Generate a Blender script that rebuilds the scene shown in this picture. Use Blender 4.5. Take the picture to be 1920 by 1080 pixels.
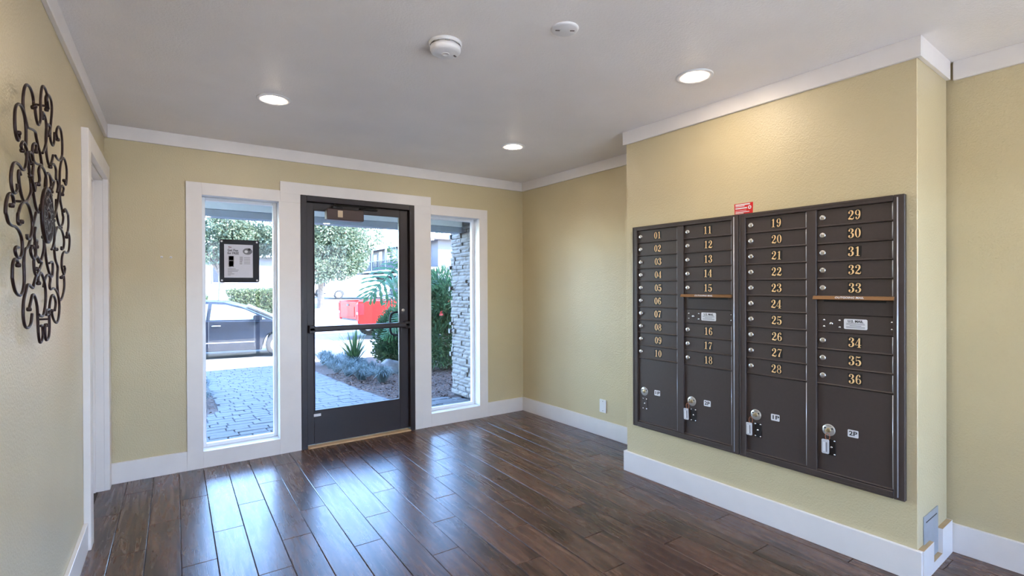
import bpy, bmesh, math, random
from mathutils import Matrix, Vector, Euler
random.seed(7)
for o in list(bpy.data.objects):
    bpy.data.objects.remove(o)
SC = bpy.context.scene
COL = SC.collection
PI = math.pi

# ------------------------------------------------------------------ camera
cam_d = bpy.data.cameras.new('camera')
cam = bpy.data.objects.new('camera', cam_d)
COL.objects.link(cam)
F_PX, YAW, PITCH, ROLL, CAM_H = 930.0, math.radians(34.912), 0.003524, 0.003953, 1.3386
cam_d.sensor_width = 36.0
cam_d.lens = 36.0 * F_PX / 1920.0
cam_d.clip_start, cam_d.clip_end = 0.02, 400
_r = Vector((math.cos(YAW), -math.sin(YAW), 0)); _f = Vector((math.sin(YAW), math.cos(YAW), 0)); _d = Vector((0, 0, -1))
cp, sp, cr, sr = math.cos(PITCH), math.sin(PITCH), math.cos(ROLL), math.sin(ROLL)
ay = _d * cp - _f * sp
az = _d * sp + _f * cp
ax = _r * cr + ay * sr
ay2 = -_r * sr + ay * cr
cam.matrix_world = Matrix(((ax.x, -ay2.x, -az.x, 0), (ax.y, -ay2.y, -az.y, 0), (ax.z, -ay2.z, -az.z, CAM_H), (0, 0, 0, 1)))
SC.camera = cam

# ------------------------------------------------------------------ sky, sun, exposure
SUN_EL = math.radians(40)
world = bpy.data.worlds.new('world')
SC.world = world
world.use_nodes = True
wt = world.node_tree
wt.nodes.clear()
sky = wt.nodes.new('ShaderNodeTexSky')
sky.sky_type = 'NISHITA'
sky.sun_disc = False
sky.sun_elevation = SUN_EL
sky.sun_rotation = math.radians(140)
sky.air_density = 1.0
sky.dust_density = 0.3
sky.ozone_density = 4.0
bg = wt.nodes.new('ShaderNodeBackground')
bg.inputs['Strength'].default_value = 1.4
wo = wt.nodes.new('ShaderNodeOutputWorld')
wt.links.new(sky.outputs[0], bg.inputs[0])
wt.links.new(bg.outputs[0], wo.inputs[0])
sun_d = bpy.data.lights.new('sun', 'SUN')
sun_d.energy = 12.0
sun_d.angle = math.radians(0.6)
sun_d.color = (1.0, 0.95, 0.88)
sun = bpy.data.objects.new('sun', sun_d)
COL.objects.link(sun)
sun.location = (7, -8, 20)
sun.rotation_euler = Vector((-0.64 * math.cos(SUN_EL), 0.77 * math.cos(SUN_EL), -math.sin(SUN_EL))).to_track_quat('-Z', 'Y').to_euler()
SC.view_settings.view_transform = 'Standard'
SC.view_settings.look = 'None'
SC.view_settings.exposure = 1.5
SC.view_settings.gamma = 1.0
SC.view_settings.use_curve_mapping = False
CAN_STRENGTH = 66.0

# ------------------------------------------------------------------ helpers
def lin(r, g, b):
    f = lambda c: (c / 255 / 12.92) if c / 255 <= 0.04045 else ((c / 255 + 0.055) / 1.055) ** 2.4
    return (f(r), f(g), f(b), 1.0)

class MB:
    """collects shapes for one mesh"""
    def __init__(s):
        s.v, s.f, s.m, s.sm = [], [], [], []
    def add(s, vs, fs, mat=0, smooth=False, M=None):
        n = len(s.v)
        for p in vs:
            p = Vector(p)
            s.v.append(tuple(M @ p) if M else tuple(p))
        for f in fs:
            s.f.append(tuple(i + n for i in f)); s.m.append(mat); s.sm.append(smooth)
        return s
    def box(s, x0, x1, y0, y1, z0, z1, mat=0, c=0.0, M=None):
        if c <= 0:
            vs = [(x, y, z) for x in (x0, x1) for y in (y0, y1) for z in (z0, z1)]
            fs = [(0, 1, 3, 2), (4, 6, 7, 5), (0, 4, 5, 1), (2, 3, 7, 6), (0, 2, 6, 4), (1, 5, 7, 3)]
            return s.add(vs, fs, mat, False, M)
        vs = []; idx = {}
        lo, hi = (x0, y0, z0), (x1, y1, z1)
        for a in (0, 1):
            for b in (0, 1):
                for d in (0, 1):
                    k = (a, b, d)
                    for ax_ in range(3):
                        p = []
                        for j in range(3):
                            e = (lo, hi)[k[j]][j]
                            p.append(e if j == ax_ else e + (c if k[j] == 0 else -c))
                        idx[(k, ax_)] = len(vs); vs.append(p)
        fs = []
        for ax_ in range(3):
            o1, o2 = [j for j in range(3) if j != ax_]
            for sd in (0, 1):
                q = []
                for (u, w) in ((0, 0), (1, 0), (1, 1), (0, 1)):
                    k = [0, 0, 0]; k[ax_] = sd; k[o1] = u; k[o2] = w
                    q.append(idx[(tuple(k), ax_)])
                fs.append(tuple(q))
        for ax_ in range(3):   # edges along ax_
            o1, o2 = [j for j in range(3) if j != ax_]
            for u in (0, 1):
                for w in (0, 1):
                    k0 = [0, 0, 0]; k0[o1] = u; k0[o2] = w; k1 = list(k0); k1[ax_] = 1
                    fs.append((idx[(tuple(k0), o1)], idx[(tuple(k0), o2)], idx[(tuple(k1), o2)], idx[(tuple(k1), o1)]))
        for a in (0, 1):
            for b in (0, 1):
                for d in (0, 1):
                    fs.append(tuple(idx[((a, b, d), j)] for j in range(3)))
        return s.add(vs, fs, mat, False, M)
    def prism(s, pts, h0, h1, axis='z', mat=0, M=None, smooth=False):
        def P(a, b, h):
            return {'z': (a, b, h), 'y': (a, h, b), 'x': (h, a, b)}[axis]
        n = len(pts)
        vs = [P(a, b, h0) for a, b in pts] + [P(a, b, h1) for a, b in pts]
        s.add(vs, [tuple(range(n))[::-1], tuple(range(n, 2 * n))], mat, False, M)
        return s.add(vs, [(i, (i + 1) % n, n + (i + 1) % n, n + i) for i in range(n)], mat, smooth, M)
    def lathe(s, prof, seg=24, mat=0, M=None, smooth=True):
        vs, fs = [], []
        n = len(prof)
        for k in range(seg):
            a = 2 * PI * k / seg
            for r, z in prof:
                vs.append((r * math.cos(a), r * math.sin(a), z))
        for k in range(seg):
            k2 = (k + 1) % seg
            for i in range(n - 1):
                fs.append((k * n + i, k2 * n + i, k2 * n + i + 1, k * n + i + 1))
        return s.add(vs, fs, mat, smooth, M)
    def tube(s, pts, r, seg=8, mat=0, closed=False, caps=True, M=None):
        pts = [Vector(p) for p in pts]; n = len(pts)
        rs = r if isinstance(r, (list, tuple)) else [r] * n
        vs, fs = [], []
        up = None
        for i in range(n):
            if closed: t = pts[(i + 1) % n] - pts[i - 1]
            else: t = pts[min(i + 1, n - 1)] - pts[max(i - 1, 0)]
            if t.length < 1e-9: t = Vector((0, 0, 1))
            t.normalize()
            if up is None:
                up = Vector((0, 0, 1)) if abs(t.z) < 0.9 else Vector((1, 0, 0))
            a = t.cross(up)
            if a.length < 1e-6: a = t.cross(Vector((0.3, 0.9, 0.1)))
            a.normalize(); b = a.cross(t).normalized(); up = b
            for k in range(seg):
                an = 2 * PI * k / seg
                vs.append(pts[i] + (a * math.cos(an) + b * math.sin(an)) * rs[i])
        for i in range(n if closed else n - 1):
            j = (i + 1) % n
            for k in range(seg):
                k2 = (k + 1) % seg
                fs.append((i * seg + k, i * seg + k2, j * seg + k2, j * seg + k))
        if caps and not closed:
            fs.append(tuple(range(seg))[::-1]); fs.append(tuple((n - 1) * seg + k for k in range(seg)))
        return s.add(vs, fs, mat, True, M)
    def disc(s, r, z=0, seg=24, mat=0, M=None):
        return s.add([(r * math.cos(2 * PI * k / seg), r * math.sin(2 * PI * k / seg), z) for k in range(seg)], [tuple(range(seg))], mat, False, M)
    def mesh(s, name, mats):
        me = bpy.data.meshes.new(name)
        me.from_pydata(s.v, [], s.f)
        for m in (mats if isinstance(mats, (list, tuple)) else [mats]):
            me.materials.append(m)
        me.polygons.foreach_set('material_index', s.m)
        me.polygons.foreach_set('use_smooth', s.sm)
        bm = bmesh.new(); bm.from_mesh(me)
        bmesh.ops.recalc_face_normals(bm, faces=bm.faces)
        bm.to_mesh(me); bm.free()
        me.update()
        return me
    def build(s, name, mats, parent=None, loc=None, rot=None):
        return link(name, s.mesh(name, mats), parent, loc, rot)

def link(name, me, parent=None, loc=None, rot=None):
    o = bpy.data.objects.new(name, me)
    COL.objects.link(o)
    if parent: o.parent = parent
    if loc: o.location = loc
    if rot is not None: o.rotation_euler = rot if hasattr(rot, '__len__') else (0, 0, rot)
    return o

def tag(o, label, cat=None, group=None, kind=None):
    if label: o['label'] = label
    if cat: o['category'] = cat
    if group: o['group'] = group
    if kind: o['kind'] = kind
    return o

def empty(name, loc=(0, 0, 0), rz=0.0):
    o = bpy.data.objects.new(name, None)
    o.empty_display_size = 0.1
    COL.objects.link(o)
    o.location = loc; o.rotation_euler = (0, 0, rz)
    return o

def copy_tree(o, parent=None):
    c = o.copy(); COL.objects.link(c); c.parent = parent
    for ch in list(o.children): copy_tree(ch, c)
    return c

def smooth_path(pts, n=6, closed=False):
    """Catmull-Rom through the points"""
    P = [Vector(p) for p in pts]; out = []
    m = len(P)
    for i in range(m if closed else m - 1):
        if closed: a, b, c, d = P[i - 1], P[i], P[(i + 1) % m], P[(i + 2) % m]
        else: a, b, c, d = P[max(i - 1, 0)], P[i], P[i + 1], P[min(i + 2, m - 1)]
        for k in range(n):
            t = k / n
            out.append(0.5 * ((2 * b) + (c - a) * t + (2 * a - 5 * b + 4 * c - d) * t * t + (3 * b - a - 3 * c + d) * t ** 3))
    if not closed: out.append(P[-1])
    return out

def rounded(w, h, r, n=5, cx=0, cy=0):
    pts = []
    for (sx, sy, a0) in ((1, 1, 0), (-1, 1, 90), (-1, -1, 180), (1, -1, 270)):
        for k in range(n + 1):
            a = math.radians(a0 + 90 * k / n)
            pts.append((cx + sx * (w / 2 - r) + r * math.cos(a), cy + sy * (h / 2 - r) + r * math.sin(a)))
    return pts

_dg = None
def text_shape(txt, size, M, mb, mat, bold=0.0, width=None):
    """flat lettering appended to a mesh builder; laid out in XY, centred"""
    cu = bpy.data.curves.new('lettering', 'FONT')
    cu.body = txt; cu.size = size; cu.align_x = 'CENTER'; cu.align_y = 'CENTER'
    cu.resolution_u = 2; cu.offset = bold
    ob = bpy.data.objects.new('lettering', cu); COL.objects.link(ob)
    dg = bpy.context.evaluated_depsgraph_get()
    me = ob.evaluated_get(dg).to_mesh()
    vs = [v.co.copy() for v in me.vertices]; fs = [tuple(p.vertices) for p in me.polygons]
    ob.evaluated_get(dg).to_mesh_clear()
    bpy.data.objects.remove(ob); bpy.data.curves.remove(cu)
    if width and vs:
        w = max(v.x for v in vs) - min(v.x for v in vs); k = width / w
        vs = [Vector((v.x * k, v.y, v.z)) for v in vs]
    mb.add(vs, fs, mat, False, M)

# ------------------------------------------------------------------ materials
def new_mat(name):
    m = bpy.data.materials.new(name); m.use_nodes = True
    nt = m.node_tree; nt.nodes.clear()
    out = nt.nodes.new('ShaderNodeOutputMaterial')
    b = nt.nodes.new('ShaderNodeBsdfPrincipled')
    nt.links.new(b.outputs[0], out.inputs[0])
    return m, nt, b, out

def noise(nt, scale, detail=3, rough=0.5, vec=None, stretch=None, obj_coords=True):
    tc = nt.nodes.new('ShaderNodeTexCoord')
    src = tc.outputs['Object'] if obj_coords else tc.outputs['Generated']
    if stretch:
        mp = nt.nodes.new('ShaderNodeMapping'); mp.inputs['Scale'].default_value = stretch
        nt.links.new(src, mp.inputs[0]); src = mp.outputs[0]
    n = nt.nodes.new('ShaderNodeTexNoise')
    n.inputs['Scale'].default_value = scale; n.inputs['Detail'].default_value = detail; n.inputs['Roughness'].default_value = rough
    nt.links.new(src, n.inputs['Vector'])
    return n

def ramp(nt, fac, stops):
    r = nt.nodes.new('ShaderNodeValToRGB')
    el = r.color_ramp.elements
    while len(el) < len(stops): el.new(0.5)
    for e, (p, c) in zip(el, stops): e.position = p; e.color = c
    nt.links.new(fac, r.inputs[0])
    return r

def bump(nt, b, h, strength, dist=0.01):
    bp = nt.nodes.new('ShaderNodeBump'); bp.inputs['Strength'].default_value = strength; bp.inputs['Distance'].default_value = dist
    nt.links.new(h, bp.inputs['Height']); nt.links.new(bp.outputs[0], b.inputs['Normal'])

def mat_simple(name, col, rough=0.5, metal=0.0, var=0.06, scale=20, bmp=0.0, bscale=None, spec=0.5, coat=0.0, stretch=None):
    m, nt, b, out = new_mat(name)
    n = noise(nt, scale, 3, stretch=stretch)
    c = col if len(col) == 4 else (*col, 1)
    lo = tuple(max(0, x * (1 - var)) for x in c[:3]) + (1,); hi = tuple(min(1, x * (1 + var)) for x in c[:3]) + (1,)
    r = ramp(nt, n.outputs['Fac'], [(0.3, lo), (0.7, hi)])
    nt.links.new(r.outputs[0], b.inputs['Base Color'])
    b.inputs['Roughness'].default_value = rough; b.inputs['Metallic'].default_value = metal
    b.inputs['Specular IOR Level'].default_value = spec; b.inputs['Coat Weight'].default_value = coat
    if bmp > 0:
        n2 = noise(nt, bscale or scale, 4)
        bump(nt, b, n2.outputs['Fac'], bmp, 0.004)
    return m

def mat_emit(name, col, strength):
    m, nt, b, out = new_mat(name)
    nt.nodes.remove(b)
    e = nt.nodes.new('ShaderNodeEmission'); e.inputs[0].default_value = (*col[:3], 1); e.inputs[1].default_value = strength
    nt.links.new(e.outputs[0], out.inputs[0])
    return m

def mat_glass(name, tint=(0.97, 0.985, 1.0), refl=1.0, haze=0.0):
    m, nt, b, out = new_mat(name)
    nt.nodes.remove(b)
    t = nt.nodes.new('ShaderNodeBsdfTransparent'); t.inputs[0].default_value = (*tint, 1)
    g = nt.nodes.new('ShaderNodeBsdfGlossy'); g.inputs['Roughness'].default_value = 0.0
    fr = nt.nodes.new('ShaderNodeFresnel'); fr.inputs[0].default_value = 1.5
    mu = nt.nodes.new('ShaderNodeMath'); mu.operation = 'MULTIPLY'; mu.inputs[1].default_value = refl
    nt.links.new(fr.outputs[0], mu.inputs[0])
    mx = nt.nodes.new('ShaderNodeMixShader')
    nt.links.new(mu.outputs[0], mx.inputs[0]); nt.links.new(t.outputs[0], mx.inputs[1]); nt.links.new(g.outputs[0], mx.inputs[2])
    nt.links.new(mx.outputs[0], out.inputs[0])
    return m

def mat_wall(name, col, rough=0.45):
    m, nt, b, out = new_mat(name)
    n = noise(nt, 2.2, 3)
    c0 = tuple(x * 0.96 for x in col[:3]) + (1,); c1 = tuple(min(1, x * 1.03) for x in col[:3]) + (1,)
    r = ramp(nt, n.outputs['Fac'], [(0.3, c0), (0.7, c1)])
    nt.links.new(r.outputs[0], b.inputs['Base Color'])
    b.inputs['Roughness'].default_value = rough
    n2 = noise(nt, 110, 3, 0.55)
    bump(nt, b, n2.outputs['Fac'], 0.42, 0.006)
    return m

def mat_plank():
    m, nt, b, out = new_mat('wood_look_plank')
    oi = nt.nodes.new('ShaderNodeObjectInfo')
    tc = nt.nodes.new('ShaderNodeTexCoord')
    ad = nt.nodes.new('ShaderNodeVectorMath'); ad.operation = 'ADD'
    mr = nt.nodes.new('ShaderNodeVectorMath'); mr.operation = 'SCALE'; mr.inputs['Scale'].default_value = 37.0
    cb = nt.nodes.new('ShaderNodeCombineXYZ')
    for k in range(3): nt.links.new(oi.outputs['Random'], cb.inputs[k])
    nt.links.new(cb.outputs[0], mr.inputs[0])
    nt.links.new(tc.outputs['Object'], ad.inputs[0]); nt.links.new(mr.outputs[0], ad.inputs[1])
    mp = nt.nodes.new('ShaderNodeMapping'); mp.inputs['Scale'].default_value = (1, 0.09, 1)
    nt.links.new(ad.outputs[0], mp.inputs[0])
    n1 = nt.nodes.new('ShaderNodeTexNoise'); n1.inputs['Scale'].default_value = 34; n1.inputs['Detail'].default_value = 5; n1.inputs['Distortion'].default_value = 1.2
    nt.links.new(mp.outputs[0], n1.inputs['Vector'])
    mp2 = nt.nodes.new('ShaderNodeMapping'); mp2.inputs['Scale'].default_value = (1, 0.25, 1)
    nt.links.new(ad.outputs[0], mp2.inputs[0])
    n2 = nt.nodes.new('ShaderNodeTexNoise'); n2.inputs['Scale'].default_value = 9; n2.inputs['Detail'].default_value = 3
    nt.links.new(mp2.outputs[0], n2.inputs['Vector'])
    r1 = ramp(nt, n1.outputs['Fac'], [(0.28, lin(54, 38, 33)), (0.5, lin(90, 65, 54)), (0.72, lin(112, 84, 70))])
    r2 = ramp(nt, n2.outputs['Fac'], [(0.34, (0.42, 0.40, 0.40, 1)), (0.48, (1, 1, 1, 1)), (0.9, (1.15, 1.12, 1.08, 1))])
    mx = nt.nodes.new('ShaderNodeMix'); mx.data_type = 'RGBA'; mx.blend_type = 'MULTIPLY'; mx.inputs[0].default_value = 0.85
    nt.links.new(r1.outputs[0], mx.inputs[6]); nt.links.new(r2.outputs[0], mx.inputs[7])
    r3 = ramp(nt, oi.outputs['Random'], [(0.0, (0.72, 0.70, 0.70, 1)), (1.0, (1.15, 1.12, 1.1, 1))])
    mx2 = nt.nodes.new('ShaderNodeMix'); mx2.data_type = 'RGBA'; mx2.blend_type = 'MULTIPLY'; mx2.inputs[0].default_value = 1.0
    nt.links.new(mx.outputs[2], mx2.inputs[6]); nt.links.new(r3.outputs[0], mx2.inputs[7])
    nt.links.new(mx2.outputs[2], b.inputs['Base Color'])
    rr = ramp(nt, n1.outputs['Fac'], [(0.3, (0.31, 0.31, 0.31, 1)), (0.7, (0.25, 0.25, 0.25, 1))])
    nt.links.new(rr.outputs[0], b.inputs['Roughness'])
    w = nt.nodes.new('ShaderNodeTexWave'); w.wave_type = 'BANDS'; w.bands_direction = 'X'
    w.inputs['Scale'].default_value = 55; w.inputs['Distortion'].default_value = 7; w.inputs['Detail'].default_value = 2
    mp3 = nt.nodes.new('ShaderNodeMapping'); mp3.inputs['Scale'].default_value = (1, 0.12, 1)
    nt.links.new(ad.outputs[0], mp3.inputs[0]); nt.links.new(mp3.outputs[0], w.inputs['Vector'])
    bump(nt, b, w.outputs['Fac'], 0.05, 0.002)
    b.inputs['Specular IOR Level'].default_value = 0.5
    b.inputs['Coat Weight'].default_value = 0.15
    b.inputs['Coat Roughness'].default_value = 0.25
    return m

def mat_leaf(name, dark, light, trans=0.35, rough=0.45):
    m, nt, b, out = new_mat(name)
    n = noise(nt, 6, 3)
    r = ramp(nt, n.outputs['Fac'], [(0.3, dark), (0.7, light)])
    nt.links.new(r.outputs[0], b.inputs['Base Color'])
    b.inputs['Roughness'].default_value = rough
    tr = nt.nodes.new('ShaderNodeBsdfTranslucent'); nt.links.new(r.outputs[0], tr.inputs[0])
    mx = nt.nodes.new('ShaderNodeMixShader'); mx.inputs[0].default_value = trans
    nt.links.new(b.outputs[0], mx.inputs[1]); nt.links.new(tr.outputs[0], mx.inputs[2]); nt.links.new(mx.outputs[0], out.inputs[0])
    return m

M_WALL = mat_wall('olive_beige_paint', lin(204, 189, 152), 0.31)
M_CEIL = mat_wall('ceiling_paint', lin(240, 234, 230), 0.6)
M_TRIM = mat_simple('white_trim_paint', lin(232, 226, 222), 0.32, var=0.02, scale=8, bmp=0.04, bscale=60)
M_PLANK = mat_plank()
M_GROUT = mat_simple('dark_grout', lin(58, 52, 50), 0.8)
M_BRONZE = mat_simple('bronze_powder_coat', lin(66, 56, 53), 0.45, 0.05, var=0.05, scale=60, bmp=0.05, bscale=500)
M_BRONZE_D = mat_simple('bronze_recess', lin(30, 26, 26), 0.5, 0.2)
M_HOOD = mat_simple('brushed_bronze_hood', lin(140, 105, 72), 0.35, 0.6, stretch=(1, 1, 30))
M_GOLD = mat_simple('gold_numeral', lin(248, 208, 150), 0.35, 0.0, var=0.08, scale=90)
M_BLACK = mat_simple('black_sticker', lin(14, 12, 14), 0.5)
M_CHROME = mat_simple('satin_chrome', lin(205, 203, 200), 0.25, 0.9, var=0.1, scale=200)
M_STEEL = mat_simple('brushed_steel', lin(196, 194, 190), 0.3, 0.55)
M_LABEL = mat_simple('white_label', lin(222, 222, 226), 0.45, var=0.02)
M_INK = mat_simple('black_ink', lin(28, 28, 32), 0.6)
M_INKG = mat_simple('grey_ink', lin(120, 120, 126), 0.6)
M_RED = mat_simple('red_sticker', lin(206, 24, 28), 0.4)
M_DOOR = mat_simple('dark_bronze_door_paint', lin(40, 31, 33), 0.42, 0.0, var=0.06, scale=30, bmp=0.03, bscale=200)
M_DOORD = mat_simple('weatherstrip', lin(18, 16, 18), 0.7)
M_THRESH = mat_simple('tan_threshold', lin(196, 160, 118), 0.5)
M_VINYL = mat_simple('white_vinyl_frame', lin(236, 238, 242), 0.3, var=0.01)
M_GLASS = mat_glass('clear_glazing', refl=0.6)
M_IRON = mat_simple('dark_wrought_iron', lin(48, 34, 36), 0.35, 0.5, var=0.2, scale=60, bmp=0.1, bscale=120)
M_PLASTIC = mat_simple('white_plastic', lin(232, 230, 230), 0.35, var=0.01)
M_PLASTD = mat_simple('grey_plastic_slot', lin(112, 104, 100), 0.5)
M_GREYMETAL = mat_simple('grey_metal_cover', lin(166, 172, 180), 0.45, 0.3)
M_LENS = mat_emit('lamp_lens', (1.0, 0.84, 0.66), CAN_STRENGTH)
M_CARD = mat_simple('tan_board_edge', lin(186, 160, 124), 0.7)

# ------------------------------------------------------------------ room frames
H = 2.45
ZB, ZC = 0.1418, 2.3576          # baseboard top, crown bottom
YB = 4.319                       # plane of the boards on the back wall
WT = 0.018                       # board thickness
YW = YB + WT                     # back wall face
YO = 4.475                       # outer face of the back wall
Y0 = -1.7                        # wall behind the camera
def frame(ox, oy, dx, dy):
    """local x along (dx,dy), local y to its left, origin (ox,oy)"""
    l = math.hypot(dx, dy); dx /= l; dy /= l
    return Matrix(((dx, -dy, 0, ox), (dy, dx, 0, oy), (0, 0, 1, 0), (0, 0, 0, 1)))
FL = frame(-0.320, YB, 0.0105, 1.0)          # left wall: x along +Y, y to the left (into wall); boards' plane at y=0
FR = frame(2.7249, 2.4943, 0.0327, -1.7268)  # projecting mailbox wall: x towards the camera, y into the wall
FA = frame(3.1512, YB, 0.0798, -3.796)       # long right wall
LR = 1.7271
RZ_R = math.atan2(-1.7268, 0.0327); RZ_A = math.atan2(-3.796, 0.0798); RZ_L = math.atan2(1.0, 0.0105)

# floor of planks
fl = MB().box(-0.9, 4.2, Y0 - .1, YO, -0.12, -0.006).build('floor', M_GROUT)
tag(fl, 'dark brown glossy wood plank floor of the lobby', 'floor', kind='structure')
PW, PL, ANG = 0.1477, 0.904, -0.0125
def plank_mesh(L):
    w, l, g, c, t = PW / 2 - 0.0011, L / 2 - 0.0011, 0, 0.0022, 0.010
    mb = MB()
    vs = [(-w, -l, -t), (w, -l, -t), (w, l, -t), (-w, l, -t), (-w, -l, -c), (w, -l, -c), (w, l, -c), (-w, l, -c),
          (-w + c, -l + c, 0), (w - c, -l + c, 0), (w - c, l - c, 0), (-w + c, l - c, 0)]
    fs = [(8, 9, 10, 11)] + [(i, (i + 1) % 4, 4 + (i + 1) % 4, 4 + i) for i in range(4)] + [(4 + i, 4 + (i + 1) % 4, 8 + (i + 1) % 4, 8 + i) for i in range(4)]
    return mb.add(vs, fs).mesh('plank', M_PLANK)
full = plank_mesh(PL)
ylo, yhi = -1.2, YO - 0.10
for k in range(-3, 25):
    xs = 0.054 + (k + 0.5) * PW           # centre line at y = 2.8
    off = 0.13 + 0.31 * (k % 3)
    j = math.floor((ylo - off) / PL)
    while True:
        a = off + j * PL; b_ = a + PL; j += 1
        if a >= yhi - 0.03: break
        if b_ <= ylo: continue
        b2 = min(b_, yhi); a2 = max(a, ylo)
        xm = xs + 0.0125 * ((a2 + b2) / 2 - 2.8)
        if xm < -0.52 or xm > 3.42: continue
        if xm > 2.95 and 0.85 < a2 and b2 < 2.3: continue
        me = full if (b2 - a2) > PL - 1e-4 else plank_mesh(b2 - a2)
        link('plank', me, fl, (xm, (a2 + b2) / 2, random.uniform(-0.0004, 0.0004)), (0, 0, ANG))
mb = MB()
mb.box(-0.9, 4.2, Y0 - .1, -1.205, -0.006, 0.0)
tag(mb.build('floor_behind', M_PLANK), 'plain continuation of the brown floor behind the viewer', 'floor', kind='structure')

# ceiling
tag(MB().box(-0.9, 4.2, Y0 - .1, YW, H, H + 0.12).build('ceiling', M_CEIL), 'flat pale grey painted ceiling', 'ceiling', kind='structure')

# back wall with three openings
OL, OD, ORR = (0.222, 0.745, 0.122, 2.025), (0.907, 1.907, 0.0, 2.096), (2.075, 2.613, 0.124, 2.026)
mb = MB(); e = 0.012
xs = [-0.9, OL[0] - e, OL[1] + e, OD[0], OD[1], ORR[0] - e, ORR[1] + e, 3.6]
mb.box(xs[0], xs[1], YW, YO, 0, H); mb.box(xs[2], xs[3], YW, YO, 0, H); mb.box(xs[4], xs[5], YW, YO, 0, H); mb.box(xs[6], xs[7], YW, YO, 0, H)
for o_, z0 in ((OL, OL[2] - e), (ORR, ORR[2] - e)):
    mb.box(o_[0] - e, o_[1] + e, YW, YO, 0, z0); mb.box(o_[0] - e, o_[1] + e, YW, YO, o_[3] + e, H)
mb.box(OD[0], OD[1], YW, YO, OD[3], H)
tag(mb.build('wall_back', M_WALL), 'olive beige wall holding the glass door and two tall windows', 'wall', kind='structure')

# left wall with a doorway next to the back corner
mb = MB()
dy0, dy1, dzt = 3.40 - YB, 4.222 - YB, 2.056
mb.box(Y0 - YB - .1, dy0 - 0.0, WT, 0.16, 0, H, M=FL); mb.box(dy1, YO - YB, WT, 0.16, 0, H, M=FL); mb.box(dy0, dy1, WT, 0.16, dzt, H, M=FL)
tag(mb.build('wall_left', M_WALL), 'textured beige left wall carrying the iron scrollwork', 'wall', kind='structure')
# doorway casing and liner
t7 = empty('trim_7'); tag(t7, 'white casing boards around the side doorway', 'door trim', kind='structure')
MB().box(dy0 - 0.095, dy0 + 0.004, -0.012, WT, 0, 2.155, c=0.002, M=FL).build('casing_board', M_TRIM, t7)
MB().box(dy1 - 0.004, -0.001, -0.012, WT, 0, dzt, c=0.002, M=FL).build('casing_board', M_TRIM, t7)
MB().box(dy0 + 0.004, -0.001, -0.012, WT, dzt, 2.155, c=0.002, M=FL).build('head_board', M_TRIM, t7)
MB().box(dy0 - 0.006, dy0 + 0.004, WT, 0.16, 0, dzt, M=FL).build('jamb', M_TRIM, t7)
MB().box(dy1 - 0.004, dy1 + 0.006, WT, 0.16, 0, dzt, M=FL).build('jamb', M_TRIM, t7)
MB().box(dy1 - 0.016, dy1 - 0.004, 0.06, 0.10, 0, dzt - .012, c=.002, M=FL).build('door_stop', M_TRIM, t7)
MB().box(dy0, dy1, WT, 0.16, dzt - 0.012, dzt, M=FL).build('head_jamb', M_TRIM, t7)
MB().box(dy0, dy1, 0.06, 0.10, dzt - 0.026, dzt - 0.012, c=.002, M=FL).build('head_stop', M_TRIM, t7)
d2 = empty('door_2'); tag(d2, 'plain white door closing the side doorway', 'door', kind='structure')
MB().box(dy0 + 0.006, dy1 - 0.006, 0.105, 0.145, 0.006, dzt - 0.016, c=.002, M=FL).build('leaf', M_TRIM, d2)
mb = MB().lathe([(0.0, 0.05), (0.022, 0.048), (0.027, 0.03), (0.012, 0.02), (0.012, 0.006), (0.03, 0.005), (0.03, 0)], 16,
                M=FL @ Matrix.Translation((dy0 + 0.07, 0.105, 0.95)) @ Matrix.Rotation(PI / 2, 4, 'X'))
mb.build('knob', M_STEEL, d2)

# right wall, projecting wall and the wall behind the camera
tag(MB().box(-0.16, 6.1, WT, 0.16, 0, H, M=FA).build('wall_right', M_WALL), 'olive beige right wall on both sides of the projecting wall', 'wall', kind='structure')
tag(MB().box(0.018, LR - 0.018, WT, 0.46, 0, H, c=0.003, M=FR).build('wall_right_projection', M_WALL), 'beige projecting wall that carries the mailboxes', 'wall', kind='structure')
# glazed wall behind the viewer: the lobby is open to daylight on that side too
mb = MB().box(-0.9, -0.25, Y0 - 0.1, Y0, 0, H).box(3.15, 4.2, Y0 - 0.1, Y0, 0, H).box(-0.25, 3.15, Y0 - 0.1, Y0, 2.25, H)
tag(mb.build('wall_front', M_WALL), 'beige wall behind the viewer with a wide glazed opening', 'wall', kind='structure')
w3 = empty('window_3', (1.45, Y0, 0)); tag(w3, 'wide glazed storefront behind the viewer', 'window', kind='structure')
for k in range(5):
    x = -1.70 + k * 0.85
    MB().box(x - (0 if k == 0 else .03), x + (0 if k == 4 else .03), -.09, -.02, 0.0, 2.25, c=.003).build('mullion', M_DOOR, w3)
for k in range(4):
    x = -1.70 + k * 0.85
    MB().box(x + .03, x + .82, -.057, -.053, .06, 2.19).build('pane', M_GLASS, w3)
MB().box(-1.67, 1.67, -.09, -.02, 0.0, .06, c=.003).build('sill_rail', M_DOOR, w3)
MB().box(-1.67, 1.67, -.09, -.02, 2.19, 2.25, c=.003).build('head_rail', M_DOOR, w3)

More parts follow.
